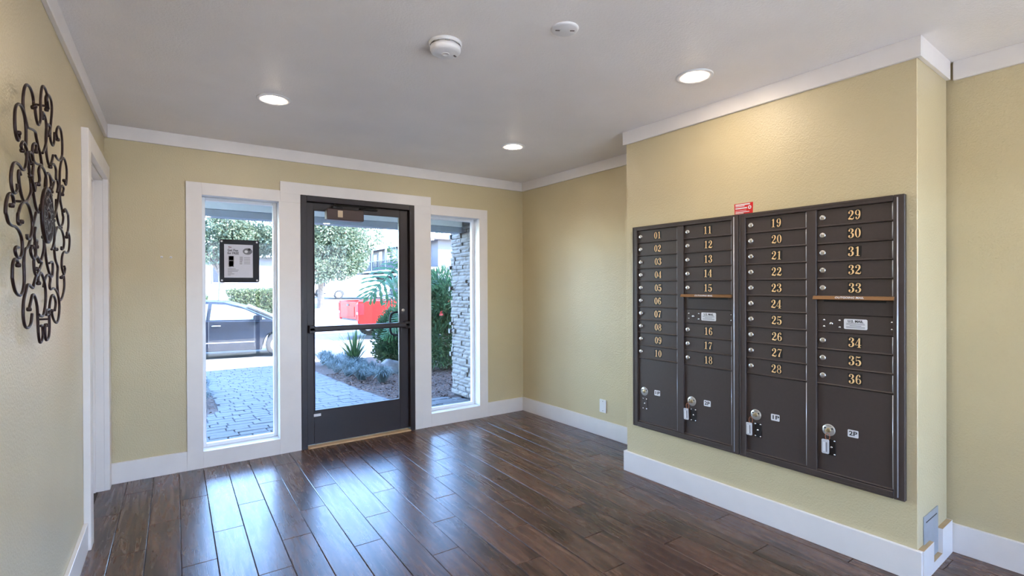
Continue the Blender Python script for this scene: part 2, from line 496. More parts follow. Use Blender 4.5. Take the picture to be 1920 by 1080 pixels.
# crown boards
def board(name, label, box, M, cat='crown trim', c=0.0015):
    return tag(MB().box(*box, c=c, M=M).build(name, M_TRIM), label, cat, kind='structure')
I4 = Matrix.Identity(4)
board('trim_1', 'flat white crown board above the door and windows', (-0.320, 3.1512, YB, YW, ZC, H), I4)
board('trim_2', 'flat white crown board along the left wall', (Y0 - YB, -0.0, 0, WT, ZC, H), FL)
board('trim_3', 'flat white crown board in the recess beside the projecting wall', (0, 1.82, 0, WT, ZC, H), FA)
board('trim_4', 'flat white crown board above the mailboxes', (0, LR, 0, WT, ZC, H), FR)
board('trim_5', 'short white crown board on the narrow return of the projecting wall', (LR - WT, LR, WT, 0.452, ZC, H), FR)
board('trim_6', 'flat white crown board at the far right edge of the picture', (3.548, 6.0, 0, WT, ZC, H), FA)
board('trim_8', 'hidden end of the crown board on the far side of the projecting wall', (0, WT, WT, 0.445, ZC, H), FR)
# baseboards
board('baseboard_back', 'white baseboard left of the tall window', (-0.320, 0.122, YB, YW, 0, ZB), I4, 'baseboard')
board('baseboard_back_corner', 'white baseboard between the right window and the corner', (2.710, 3.1512, YB, YW, 0, ZB), I4, 'baseboard')
board('baseboard_left', 'white baseboard under the iron scrollwork', (Y0 - YB, dy0 - 0.095, 0, WT, 0, ZB), FL, 'baseboard')
board('baseboard_right_recess', 'white baseboard under the blank wall plate', (0, 1.82, 0, WT, 0, ZB), FA, 'baseboard')
board('baseboard_right_projection', 'white baseboard under the mailboxes', (0, LR, 0, WT, 0, ZB), FR, 'baseboard')
board('baseboard_right_front', 'white baseboard at the bottom right edge of the picture', (3.536, 6.0, 0, WT, 0, ZB), FA, 'baseboard')
board('baseboard_right_far_end', 'end of the baseboard on the far side of the projecting wall', (0, WT, WT, 0.445, 0, ZB), FR, 'baseboard')
# return of the projecting wall: baseboard cut out around a metal cover
mb = MB()
pts = [(WT, 0), (0.462, 0), (0.462, ZB + .02), (0.30, ZB + .02), (0.30, 0.045), (0.165, 0.045), (0.165, ZB), (WT, ZB)]
mb.prism(pts, LR - WT, LR + 0.004, 'x', M=FR @ Matrix(((1, 0, 0, 0), (0, 1, 0, 0), (0, 0, 1, 0), (0, 0, 0, 1))))
br_ = tag(mb.build('baseboard_right_return', M_TRIM), 'white baseboard with a notch cut around the metal cover', 'baseboard', kind='structure')
for ya, yb, zz in ((WT + .002, .163, ZB), (.302, .455, ZB + .02), (.167, .298, .045)):
    MB().box(LR - WT, LR + .003, ya, yb, zz, zz + .001, M=FR).build('raw_edge', M_CARD, br_)
cv = empty('wall_cover', FR @ Vector((LR - 0.018, 0.19, 0.048)), RZ_R)
tag(cv, 'grey metal wall cover standing in the notched baseboard', 'cover plate')
MB().box(0.0, 0.005, -0.10, 0.11, 0, 0.222, c=0.0015).build('plate', M_GREYMETAL, cv)
MB().box(0.005, 0.0062, -0.075, 0.085, 0.19, 0.194).build('slot', M_BLACK, cv)

# casings of windows and door on the back wall
def boards(name, label, rects):
    t = empty(name); tag(t, label, 'window trim', kind='structure')
    for nm, x0, x1, z0, z1 in rects:
        MB().box(x0, x1, YB, YW, z0, z1, c=0.0012).build(nm, M_TRIM, t)
    return t
boards('trim_9', 'white casing boards around the left window', [('side_board', 0.122, 0.222, 0.0, 2.115), ('head_board', 0.2222, 0.754, 2.025, 2.115),
       ('sill_board', 0.2222, 0.745, 0, 0.122), ('side_board', 0.7452, 0.9065, 0, 2.0248)])
boards('trim_10', 'white casing boards over and beside the dark door', [('head_board', 0.7542, 2.0758, 2.0962, 2.19), ('head_filler', 0.7542, 0.9065, 2.0252, 2.096),
       ('head_filler', 1.9075, 2.0758, 2.0262, 2.096)])
boards('trim_11', 'white casing boards around the right window', [('side_board', 1.9075, 2.0748, 0, 2.026), ('head_board', 2.076, 2.710, 2.0262, 2.117),
       ('side_board', 2.613, 2.710, 0, 2.026), ('sill_board', 2.075, 2.6128, 0, 0.124)])

def window(name, label, o_):
    x0, x1, z0, z1 = o_
    w = empty(name, ((x0 + x1) / 2, YW, z0)); tag(w, label, 'window', kind='structure')
    T = Matrix.Translation((-(x0 + x1) / 2, -YW, -z0))
    e = 0.012
    for nm, b in (('jamb_liner', (x0 - e, x0, YW, YO, z0, z1)), ('jamb_liner', (x1, x1 + e, YW, YO, z0, z1)),
                  ('head_liner', (x0 - e, x1 + e, YW, YO, z1, z1 + e)), ('sill', (x0 - e, x1 + e, YW, YO, z0 - e, z0))):
        MB().box(*b, M=T).build(nm, M_VINYL, w)
    fy0, fy1, fw = 4.425, 4.468, 0.026
    for nm, b in (('frame_side', (x0, x0 + fw, fy0, fy1, z0, z1)), ('frame_side', (x1 - fw, x1, fy0, fy1, z0, z1)),
                  ('frame_rail', (x0 + fw, x1 - fw, fy0, fy1, z0, z0 + fw)), ('frame_rail', (x0 + fw, x1 - fw, fy0, fy1, z1 - fw, z1))):
        fr_ = MB().box(*b, c=0.004, M=T).build(nm, M_VINYL, w)
    MB().box(x0 + fw - .004, x1 - fw + .004, 4.446, 4.450, z0 + fw - .004, z1 - fw + .004, M=T).build('pane', M_GLASS, w)
    return w
window('window_1', 'tall narrow window left of the door with the framed notice', OL)
window('window_2', 'tall narrow window right of the door', ORR)

# entrance door
door = empty('door_1', (1.407, YW, 0)); tag(door, 'dark bronze glass entrance door with push bar', 'door', kind='structure')
T = Matrix.Translation((-1.407, -YW, 0))
fx0, fx1, fz = OD[0] + 0.0005, OD[1] - 0.0005, OD[3] - 0.0005
JW = 0.048
for nm, b in (('jamb', (fx0, fx0 + JW, YB - .002, YO - .01, 0, fz)), ('jamb', (fx1 - JW, fx1, YB - .002, YO - .01, 0, fz)),
              ('head', (fx0 + JW, fx1 - JW, YB - .002, YO - .01, fz - JW, fz))):
    MB().box(*b, c=0.003, M=T).build(nm, M_DOOR, door)
for nm, b in (('stop', (fx0 + JW, fx0 + JW + .014, 4.402, 4.43, .01, fz - JW)), ('stop', (fx1 - JW - .014, fx1 - JW, 4.402, 4.43, .01, fz - JW)),
              ('stop', (fx0 + JW + .014, fx1 - JW - .014, 4.402, 4.43, fz - JW - .014, fz - JW))):
    MB().box(*b, c=0.002, M=T).build(nm, M_DOORD, door)
MB().box(fx0 + JW, fx1 - JW, 4.30, YO, 0.0005, 0.014, c=.003, M=T).build('threshold', M_THRESH, door)
lx0, lx1, lz0, lz1 = fx0 + JW + .004, fx1 - JW - .004, 0.022, fz - JW - .004
ly0, ly1 = 4.352, 4.397
gx0, gx1, gz0, gz1 = lx0 + 0.055, lx1 - 0.082, 0.297, 1.985
leaf = MB().box(lx0, gx0, ly0, ly1, lz0, lz1, c=.003, M=T).box(gx1, lx1, ly0, ly1, lz0, lz1, c=.003, M=T)\
    .box(gx0, gx1, ly0, ly1, lz0, gz0, M=T).box(gx0, gx1, ly0, ly1, gz1, lz1, M=T).build('leaf', M_DOOR, door)
mb = MB()
for b in ((gx0, gx0 + .008, ly0 - .004, ly0 + .012, gz0, gz1), (gx1 - .008, gx1, ly0 - .004, ly0 + .012, gz0, gz1), (gx0, gx1, ly0 - .004, ly0 + .012, gz0, gz0 + .008), (gx0, gx1, ly0 - .004, ly0 + .012, gz1 - .008, gz1)):
    mb.box(*b, c=.002, M=T)
mb.build('glazing_bead', M_DOOR, leaf)
MB().box(gx0 + .004, gx1 - .004, 4.372, 4.376, gz0 + .004, gz1 - .004, M=T).build('pane', M_GLASS, leaf)
# push bar
mb = MB().prism(rounded(0.040, 0.046, 0.012, 4, 4.312, 0.988), lx0 + .012, lx1 - .012, 'x', M=T @ Matrix(((1, 0, 0, 0), (0, 1, 0, 0), (0, 0, 1, 0), (0, 0, 0, 1))))
mb.box(lx0 + .006, lx0 + .052, 4.292, ly0, .955, 1.02, c=.004, M=T).box(lx1 - .052, lx1 - .006, 4.292, ly0, .955, 1.02, c=.004, M=T)
mb.build('push_bar', M_DOOR, leaf)
# closer
cb_ = MB().box(1.105, 1.418, 4.278, ly0, 1.905, 1.998, c=.006, M=T).build('closer_body', mat_simple('closer_cover_paint', lin(74, 56, 52), .45, .1), leaf)
tg = MB().box(1.195, 1.236, 4.2765, 4.2775, 1.928, 1.985, M=T).build('closer_sticker', mat_simple('tan_sticker', lin(214, 190, 160), .6), leaf)
mb = MB().box(1.15, 1.24, 4.290, 4.312, 1.998, 2.022, c=.004, M=T).tube([(1.17, 4.30, 2.03), (1.36, 4.285, 2.033), (1.55, 4.34, 2.036)], .007, 8, M=T)\
    .box(1.40, 1.56, 4.325, 4.352, 2.015, 2.03, c=.003, M=T).tube([(1.18, 4.30, 2.02), (1.18, 4.30, 2.04)], .012, 10, M=T)
mb.build('closer_arm', M_DOORD, leaf)
# outside pull and small things on the leaf
mb = MB().tube(smooth_path([(lx1 - .045, ly1, 1.10), (lx1 - .045, ly1 + .06, 1.10), (lx1 - .10, ly1 + .085, 1.09), (lx1 - .125, ly1 + .085, 1.05), (lx1 - .125, ly1 + .085, 0.93), (lx1 - .10, ly1 + .085, 0.89), (lx1 - .045, ly1 + .06, 0.88), (lx1 - .045, ly1, 0.88)], 5), .011, 10, M=T)
mb.build('pull_handle', M_DOORD, leaf)
mb = MB().lathe([(0.0, .006), (.014, .005), (.016, 0)], 16, M=T @ Matrix.Translation((lx1 - .05, ly0, 1.12)) @ Matrix.Rotation(PI / 2, 4, 'X'))
mb.build('lock_cylinder', M_STEEL, leaf)
MB().box(lx0 + .05, lx0 + .108, ly0 - .0015, ly0, 0.252, 0.274, M=T).build('small_sticker', M_LABEL, leaf)

# wall anchors left of the window
for k, x in enumerate((-0.023, 0.031)):
    mb = MB().lathe([(0, .004), (.004, .0035), (.008, .002), (.0085, 0)], 12, M=Matrix.Rotation(PI / 2, 4, 'X'))
    mb.lathe([(0, .0045), (.0025, .0042)], 8, 1, M=Matrix.Rotation(PI / 2, 4, 'X'))
    tag(mb.build('wall_anchor', [M_PLASTIC, M_INKG], None, (x, YW, 1.557)), ('leftmost' if k == 0 else 'rightmost') + ' of two small screw anchors left of the window', 'wall anchor', 'wall anchors')

# blank plate in the recess
pl = empty('blank_wall_plate', FA @ Vector((1.158, WT, 0.268)), RZ_A)
tag(pl, 'white blank wall plate low on the recess wall', 'wall plate')
MB().prism(rounded(0.078, 0.115, .004, 3), -0.006, 0, 'y').build('plate', M_PLASTIC, pl)
for z in (-.042, .042):
    MB().lathe([(0, .002), (.003, .0015), (.0035, 0)], 10, M=Matrix.Translation((0, -.006, z)) @ Matrix.Rotation(PI / 2, 4, 'X')).build('screw', M_PLASTD, pl)

# ceiling lamps
def can(x, y, label):
    c = empty('recessed_downlight', (x, y, H)); tag(c, label, 'ceiling light', 'recessed downlights')
    MB().lathe([(0.057, -0.002), (0.066, -0.0045), (0.088, -0.006), (0.0945, -0.004), (0.0955, 0)], 40).build('trim_ring', M_PLASTIC, c)
    MB().lathe([(0.0575, -0.0018), (0.050, -0.0075), (0.034, -0.0115), (0.015, -0.0135), (0.0, -0.014)], 32).build('lens', M_LENS, c)
    return c
can(0.531, 3.215, 'lit recessed downlight nearest the left wall')
can(2.273, 3.234, 'lit recessed downlight in front of the recess, farthest away')
can(2.308, 1.606, 'lit recessed downlight in front of the mailbox wall')
can(0.531, 1.606, 'lit recessed downlight above the viewer on the left')
can(0.531, -0.2, 'lit recessed downlight behind the viewer on the left')
can(2.308, -0.2, 'lit recessed downlight behind the viewer on the right')
# smoke alarm
sa = empty('smoke_alarm', (1.052, 2.03, H)); tag(sa, 'round white smoke alarm hanging below the ceiling', 'smoke alarm')
MB().lathe([(0.0, 0), (.074, 0), (.076, -.004), (.075, -.012), (.069, -.015)], 40).build('base_ring', M_PLASTIC, sa)
MB().lathe([(.060, -.012), (.060, -.018), (.0695, -.022), (.070, -.036), (.066, -.044), (.054, -.049), (0, -.051)], 40).build('housing', M_PLASTIC, sa)
MB().lathe([(.018, -.0505), (.019, -.053), (.015, -.054), (.013, -.0515), (0, -.0515)], 24).build('test_button', M_PLASTIC, sa)
MB().box(.030, .046, -.030, -.022, -.0515, -.0485, M=Matrix.Rotation(.5, 4, 'Z')).build('status_label', M_PLASTD, sa)
slot_me = MB().box(-.011, .011, .0675, .0705, -.0195, -.0165).mesh('vent_slot', mat_simple('pale_grey_slot', lin(176, 172, 168), .6))
for k in range(9):
    link('vent_slot', slot_me, sa, None, 2 * PI * k / 9)
sd = empty('ceiling_sensor', (1.418, 1.625, H)); tag(sd, 'flat round white ceiling disc with two slots', 'ceiling sensor')
MB().lathe([(0, -.009), (.050, -.0085), (.0575, -.006), (.059, -.002), (.0585, 0)], 40).build('disc', M_PLASTIC, sd)
for s_ in (-1, 1):
    MB().prism(rounded(.020, .006, .003, 3, s_ * .032, 0), -.0105, -.0085, 'z', M=Matrix.Rotation(-.55, 4, 'Z')).build('slot', M_PLASTD, sd)
MB().box(-.002, .002, -.012, .012, -.013, -.009, c=.001, M=Matrix.Rotation(-.55, 4, 'Z') @ Matrix.Translation((-.02, 0, 0))).build('tab', M_PLASTIC, sd)

# ------------------------------------------------------------------ mailboxes
def strip(pts, n=5):
    """variable width stroke: pts (x, y, half width) -> verts, quads in XY"""
    P = smooth_path([(x, y, w) for x, y, w in pts], n)
    vs, fs = [], []
    for i, p in enumerate(P):
        a, b = P[max(i - 1, 0)], P[min(i + 1, len(P) - 1)]
        t = Vector((b.x - a.x, b.y - a.y)); t = t.normalized() if t.length > 1e-9 else Vector((1, 0))
        nx, ny = -t.y, t.x; w = max(p.z, 0.008)
        vs += [(p.x + nx * w, p.y + ny * w, 0), (p.x - nx * w, p.y - ny * w, 0)]
    for i in range(len(P) - 1): fs.append((2 * i, 2 * i + 1, 2 * i + 3, 2 * i + 2))
    return vs, fs
def ring(cx, cy, rx, ry, tx, ty, seg=20):
    vs, fs = [], []
    for k in range(seg):
        a = 2 * PI * k / seg
        vs += [(cx + rx * math.cos(a), cy + ry * math.sin(a), 0), (cx + (rx - tx) * math.cos(a), cy + (ry - ty) * math.sin(a), 0)]
    for k in range(seg):
        j = (k + 1) % seg; fs.append((2 * k, 2 * j, 2 * j + 1, 2 * k + 1))
    return vs, fs
def ball(x, y, r, seg=10):
    return [(x + r * math.cos(2 * PI * k / seg), y + r * math.sin(2 * PI * k / seg), 0) for k in range(seg)], [tuple(range(seg))]
def rect(x0, x1, y0, y1): return [(x0, y0, 0), (x1, y0, 0), (x1, y1, 0), (x0, y1, 0)], [(0, 1, 2, 3)]
# serif numerals, one unit high, about 0.6 wide, centred on x = 0, baseline y = 0
GL = {
 '0': [ring(0, .5, .27, .5, .15, .04)],
 '1': [rect(-.075, .075, 0, .98), rect(-.2, .2, 0, .05), ([(-.2, .84, 0), (-.075, .86, 0), (-.075, .98, 0), (.0, 1.0, 0)], [(0, 1, 2, 3)]), rect(-.2, -.07, .83, .87)],
 '2': [strip([(-.2, .70, .05), (-.2, .84, .03), (-.05, .965, .03), (.12, .90, .07), (.16, .72, .085), (.08, .52, .07), (-.08, .33, .04), (-.24, .13, .03)]), ball(-.17, .74, .085),
       strip([(-.25, .08, .06), (-.1, .12, .085), (.08, .07, .075), (.22, .10, .04), (.26, .28, .02)])],
 '3': [strip([(-.2, .78, .04), (-.14, .93, .03), (.02, .97, .03), (.15, .87, .075), (.14, .70, .08), (.0, .54, .025), (-.06, .53, .02)]), ball(-.16, .78, .085),
       strip([(-.06, .53, .02), (.04, .51, .03), (.17, .40, .08), (.18, .22, .09), (.08, .06, .05), (-.06, .025, .03), (-.2, .1, .04), (-.22, .22, .04)]), ball(-.17, .22, .09)],
 '4': [rect(.03, .18, 0, 1.0), rect(-.07, .28, 0, .045), ([(-.29, .24, 0), (.29, .24, 0), (.29, .29, 0), (-.29, .29, 0)], [(0, 1, 2, 3)]), strip([(-.28, .27, .025), (-.1, .62, .025), (.07, .97, .03)], 3)],
 '5': [strip([(-.2, .96, .03), (-.06, .91, .06), (.08, .90, .06), (.22, .97, .03)]), rect(-.215, -.175, .46, .97), strip([(-.19, .48, .02), (-.06, .58, .03), (.12, .52, .07), (.19, .32, .09), (.12, .1, .06), (-.04, .025, .03), (-.2, .1, .04), (-.21, .2, .04)]), ball(-.16, .2, .085)],
 '6': [ring(.01, .29, .25, .29, .13, .04), strip([(-.17, .3, .07), (-.17, .6, .075), (-.08, .88, .05), (.08, .97, .03), (.18, .86, .04)]), ball(.14, .81, .075)],
 '7': [strip([(-.24, .72, .02), (-.2, .88, .03), (-.1, .93, .06), (.08, .89, .06), (.24, .96, .03)]), strip([(.24, .97, .02), (.1, .62, .03), (-.02, .3, .07), (-.04, .04, .1)], 4)],
 '8': [ring(0, .74, .22, .26, .11, .035), ring(0, .27, .26, .27, .12, .035)],
 '9': [ring(-.01, .71, .25, .29, .13, .04), strip([(.17, .7, .07), (.17, .4, .075), (.08, .12, .05), (-.08, .03, .03), (-.18, .14, .04)]), ball(-.14, .19, .075)],
}
def Q(x, y, z):
    """XY lettering -> upright on a face whose outward side is local -y"""
    return Matrix.Translation((x, y, z)) @ Matrix.Rotation(PI / 2, 4, 'X')
def number_mesh(txt):
    mb = MB()
    mb.prism([(-.030, -.0265), (.030, -.0265), (.030, .0265), (-.030, .0265)], 0, -.0006, 'y', 0)
    s = 0.046
    for i, ch in enumerate(txt):
        for vs, fs in GL[ch]:
            mb.add(vs, fs, 1, False, Q(-.0145 + .029 * i, -.0011, -.023) @ Matrix.Diagonal((s * 0.98, s, s, 1)))
    return mb.mesh('number_plate', [M_BLACK, M_GOLD])
lock_me = MB().lathe([(0, .0105), (.010, .0105), (.0138, .009), (.0145, .004), (.0152, 0)], 20, M=Matrix.Rotation(PI / 2, 4, 'X'))
lock_me.box(-.0012, .0012, -.0112, -.0104, -.005, .005, 1)
lock_me = lock_me.mesh('lock', [M_CHROME, M_INKG])
ROW, ZT, DW = 0.0892, 1.7237 - 0.350, 0.327      # heights are measured from the cabinet's lower edge (0.35 m)
def door_mesh(w, h, nm='mail_door'):
    mb = MB()
    mb.box(0, w, 0.0, 0.009, 0, h, c=0.0015)
    mb.prism([(-0.007, .0005), (-0.007, .003), (-0.004, .0062), (0, .0075), (0, 0)], 0, w, 'x')            # bottom lip
    return mb.mesh(nm, M_BRONZE)
dm = door_mesh(DW, ROW - 0.0022)
pm = door_mesh(DW, 0.444, 'parcel_door')
screw_me = MB().lathe([(0, .0035), (.003, .003), (.005, .0012), (.0055, 0)], 10, M=Matrix.Rotation(PI / 2, 4, 'X')).mesh('screw', M_CHROME)
M_GLINT = mat_simple('painted_glint', lin(206, 206, 212), .25, .3, var=.03)  # pale colour paints in the bright reflection along hinge edges and frame bead
hinge_me = MB().tube([(0, 0, .004), (0, 0, ROW - .005)], .0034, 10).mesh('hinge', M_GLINT)
phinge_me = MB().tube([(0, 0, .004), (0, 0, .44)], .0034, 10).mesh('hinge', M_GLINT)
def parcel_lock(parent, x, z, key):
    lk = MB()
    Rx = Matrix.Rotation(PI / 2, 4, 'X')
    lk.lathe([(.012, .003), (.0285, .003), (.030, .0015), (.030, 0)], 28, M=Rx)
    lk.lathe([(0, .009), (.008, .009), (.0115, .007), (.0125, .003)], 20, 1, M=Rx)
    for sx in (-1, 1): lk.box(-.004, .004, -.0036, -.003, .003, .010, 2, M=Matrix.Rotation(sx * 1.05, 4, 'Y') @ Matrix.Translation((0, 0, .0125)))
    text_shape('OPEN', .0095, Q(0, -.0034, .0208), lk, 2)
    lk.build('dial_lock', [M_STEEL, mat_brass, M_INK], parent, (x, -.0002, z))
    mb = MB().box(-.021, .021, -.0022, 0, -.041, .041, c=.001)
    for a in (-.015, .015):
        for b in (-.034, .034):
            mb.lathe([(0, .0035), (.003, .003), (.0045, .0012), (.005, 0)], 8, 1, M=Matrix.Translation((a, -.002, b)) @ Rx)
    mb.lathe([(0, .002), (.005, .002), (.006, 0)], 10, 1, M=Matrix.Translation((0, -.002, 0)) @ Rx)
    mb.build('lock_plate', [M_BRONZE_D if key else M_BRONZE, M_CHROME], parent, (x + (.004 if not key else .012), -.0002, z - .085))
mat_brass = mat_simple('dull_brass', lin(176, 160, 128), .35, .7)
mat_key = mat_simple('clear_key_tag', lin(206, 208, 214), .2, .1)
mat_ring = mat_simple('copper_key_ring', lin(190, 120, 84), .35, .6)
def mailbox_unit(s, label, cols, tags):
    U = empty('mailbox_cabinet', FR @ Vector((0.0944 + s, 0, 0.350)), RZ_R)
    tag(U, label, 'mailbox', 'wall mailbox cabinets')
    W_, H_ = 0.786, 1.402
    f0, f1 = -0.008, 0.0178
    fr_ = MB()
    fr_.box(0, 0.040, f0, f1, 0, H_, c=.0025).box(W_ - 0.044, W_, f0, f1, 0, H_, c=.0025)
    fr_.box(0.040, W_ - 0.044, f0, f1, ZT, H_, c=.0025).box(0.040, W_ - 0.044, f0, f1, 0, 0.034, c=.0025)
    fr_.box(0.367, 0.415, f0 + .002, f1, 0.034, ZT, c=.002)
    fr_.build('frame', M_BRONZE, U)
    mb = MB()
    mb.box(0.0072, 0.0102, f0 - .0035, f0, 0.01, H_ - .01, c=.001).tube([(W_ - .027, f0 - .0005, .012), (W_ - .027, f0 - .0005, H_ - .012)], .0028, 10, 1)
    mb.box(0.012, W_ - .032, f0 - .003, f0, H_ - .012, H_ - .009, c=.001).box(0.012, W_ - .032, f0 - .003, f0, 0.010, 0.013, c=.001)
    mb.build('frame_bead', [M_BRONZE, M_GLINT], U)
    MB().box(0.041, W_ - 0.045, 0.0168, 0.0177, 0.035, ZT - .001).build('back_panel', M_BRONZE_D, U)
    yd = 0.0065
    for ci, x0 in enumerate((0.040, 0.415)):
        for r in range(10):
            z0 = ZT - (r + 1) * ROW + 0.0011
            txt = cols[ci][r]
            if txt == 'slot':
                d_ = MB().box(0, DW, 0, .009, 0, ROW - .0022, c=.0015).build('outgoing_mail_panel', M_BRONZE, U, (x0, yd, z0))
                MB().box(.03, DW - .03, -.0006, 0.001, ROW - .026, ROW - .010).build('slot_opening', M_BLACK, d_)
                hd = MB().prism([(-.022, ROW + .004), (-.030, ROW - .012), (-.027, ROW - .014), (-.0, ROW - .004), (0, ROW + .006)], -.012, DW + .006, 'x', 0)
                nrm = Matrix.Translation((DW / 2 - .01, -.0272, ROW - .004)) @ Matrix.Rotation(PI / 2 - .46, 4, 'X')
                text_shape('OUTGOING MAIL', .015, nrm @ Matrix.Translation((0, 0, .0022)), hd, 1, .0004, .125)
                hd.build('hood', [M_HOOD, M_LABEL], d_)
            elif txt == 'mail':
                d_ = MB().box(0, DW, 0, .009, 0, ROW - .0022, c=.0015).box(0, DW, -.0055, 0, 0, .0055, c=.001).build('master_panel', M_BRONZE, U, (x0, yd, z0))
                for a, b in ((.031, .060), (.031, .028), (.102, .061), (.102, .027), (.319, .063), (.319, .030)):
                    link('screw', screw_me, d_, (a, -.0001, b))
                kp = MB().lathe([(0, .006), (.007, .006), (.008, 0)], 12, M=Matrix.Rotation(PI / 2, 4, 'X')).build('key_cylinder', M_CHROME, d_, (.065, 0, .043))
                lb = MB().prism(rounded(.100, .050, .006, 3), 0, -.0008, 'y', 0)
                text_shape('U.S. MAIL', .0165, Q(0, -.0014, .0135), lb, 1, .0006, .066)
                for q, (w_, zz) in enumerate(((.078, .0025), (.080, -.003), (.050, -.0085), (.080, -.014), (.080, -.019))):
                    lb.add([(-w_ / 2, -.0014, zz), (w_ / 2, -.0014, zz), (w_ / 2, -.0014, zz + .0022), (-w_ / 2, -.0014, zz + .0022)], [(0, 1, 2, 3)], 2)
                lb.build('mail_label', [M_LABEL, M_INK, M_INKG], d_, (.171, -.0004, .0455))
            else:
                d_ = link('mail_door', dm, U, (x0, yd, z0))
                link('hinge', hinge_me, d_, (DW - .004, -.0015, 0))
                link('lock', lock_me, d_, (.027, -.0001, .0455))
                link('number_plate', number_mesh(txt), d_, (.168 + random.uniform(-.002, .002), -.0003, .0455), (0, random.uniform(-.03, .03), 0))
        d_ = link('parcel_door', pm, U, (x0, yd, 0.0365))
        key = tags[ci]
        link('hinge', phinge_me, d_, (DW - .004, -.0015, 0))
        parcel_lock(d_, .052, .216, key)
        lb = MB().prism(rounded(.046, .036, .004, 3), 0, -.0008, 'y', 0)
        text_shape('%dP' % (ci + 1), .030, Q(0, -.0014, 0), lb, 1, .0007, .036)
        lb.build('parcel_label', [M_LABEL, M_INK], d_, (.160, -.0003, .222))
        if key:
            kx, kz = (.017, .130) if key == 1 else (.040, .132)
            kt = MB().prism(rounded(.034, .072, .006, 3), -.004, .0, 'y', 0)
            kt.add([(-.010, -.0044, -.026), (-.0, -.0044, -.026), (-.0, -.0044, .022), (-.010, -.0044, .022)], [(0, 1, 2, 3)], 1)
            kt.add([(.003, -.0044, -.026), (.009, -.0044, -.026), (.009, -.0044, .022), (.003, -.0044, .022)], [(0, 1, 2, 3)], 2)
            kt.build('key_tag', [mat_key, M_LABEL, M_INKG], d_, (kx, -.008, kz), (0, random.uniform(-.05, .05), 0))
            pr = [(kx + .013 * math.cos(a) * .8 + .010, -.010, kz + .052 + .018 * math.sin(a)) for a in [2 * PI * q / 18 for q in range(18)]]
            MB().tube(pr, .0013, 6, closed=True).build('key_ring', mat_ring, d_)
            MB().box(.046, .050, -.030, -.008, .2095, .2225, c=.001).build('key', mat_brass, d_)
    return U
n2 = lambda a, b: ['%02d' % k for k in range(a, b + 1)]
mailbox_unit(0.0, 'dark bronze mailbox cabinet with doors numbered 01 to 18, nearer the entrance door', (n2(1, 10), n2(11, 15) + ['slot', 'mail'] + n2(16, 18)), (0, 1))
mailbox_unit(0.789, 'dark bronze mailbox cabinet with doors numbered 19 to 36, nearer the viewer', (n2(19, 28), n2(29, 33) + ['slot', 'mail'] + n2(34, 36)), (1, 2))

# red sticker above the cabinets
st = empty('red_sticker', FR @ Vector((0.0944 + 0.805, WT, 1.7535)), RZ_R)
tag(st, 'small red notice sticker on the wall above the mailboxes', 'sticker')
mb = MB().prism([(-.055, 0), (.054, 0), (.056, .0635), (-.057, .0635)], -.001, 0, 'y', 0).build('backing', M_RED, st)
mb = MB()
for x0, x1, z0, z1 in ((-.050, .038, .052, .0595), (-.050, .006, .045, .049), (-.050, .020, .031, .039), (-.050, .016, .020, .0225), (-.050, .034, .010, .0145), (-.050, .0, .004, .007)):
    mb.box(x0, x1, -.0014, -.001, z0, z1)
mb.build('print_lines', M_LABEL, st)
MB().lathe([(.0045, 0), (.0105, 0)], 16, M=Q(.036, -.0015, .036)).build('round_emblem', M_LABEL, st)

# ------------------------------------------------------------------ framed notice hung on the left window
nb = empty('framed_notice', (0.478, 4.4385, 1.545)); tag(nb, 'black framed paper notice fixed to the left window glass', 'notice')
NW, NH = 0.276, 0.335
mb = MB()
o_ = rounded(NW, NH, .014, 4); i_ = rounded(NW - .076, NH - .074, .001, 4)
n = len(o_)
vs = [(x, -.008, z) for x, z in o_] + [(x - .006, -.008, z) for x, z in i_] + [(x, 0, z) for x, z in o_] + [(x - .006, 0, z) for x, z in i_]
fs = []
for k in range(n):
    j = (k + 1) % n
    fs += [(k, j, n + j, n + k), (2 * n + k, 3 * n + k, 3 * n + j, 2 * n + j), (k, 2 * n + k, 2 * n + j, j), (n + k, n + j, 3 * n + j, 3 * n + k)]
mb.add(vs, fs).build('frame', mat_simple('black_acrylic', lin(24, 26, 34), .5, spec=.3), nb)
pp = MB().box(-.106, .094, -.004, -.001, -.130, .130).build('paper', mat_simple('notice_paper', lin(214, 214, 224), .6, var=.02), nb)
ink = MB()
L_ = lambda t, s, x, z, w, m=0, b=.0005: text_shape(t, s, Q(x, -.0046, z), ink, m, b, w)
L_('Get Flex', .026, -.046, .083, .074); L_('for FREE', .026, -.044, .060, .078)
L_('flex', .012, -.066, .108, .022, 2)
def bar(x0, x1, z0, z1, m): ink.box(x0, x1, -.0046, -.0042, z0, z1, m)
bar(-.076, -.040, -.046, .040, 1); bar(-.073, -.043, -.042, .000, 3); bar(-.073, -.043, .006, .036, 0); bar(-.071, -.058, .012, .020, 3)
for k in range(7): bar(.0, .022 if k < 4 else .018, .030 - .009 * k, .034 - .009 * k, 1)
for k in range(5): bar(.030, .075, .026 - .012 * k, .029 - .012 * k, 1)
for k, w in enumerate((.055, .075, .07, .03, .045, .02)): bar(-.082, -.082 + w, -.062 - .010 * k, -.059 - .010 * k, 1)
ink.add([(.056 + .034 * math.cos(a), -.0046, .078 + .026 * math.sin(a)) for a in [2 * PI * k / 20 for k in range(20)]], [tuple(range(20))], 1)
ink.add([(.068 + .011 * math.cos(a), -.0049, .094 + .010 * math.sin(a)) for a in [2 * PI * k / 14 for k in range(14)]], [tuple(range(14))], 0)
ink.add([(.046 + .012 * math.cos(a), -.0049, .076 + .011 * math.sin(a)) for a in [2 * PI * k / 14 for k in range(14)]], [tuple(range(14))], 3)
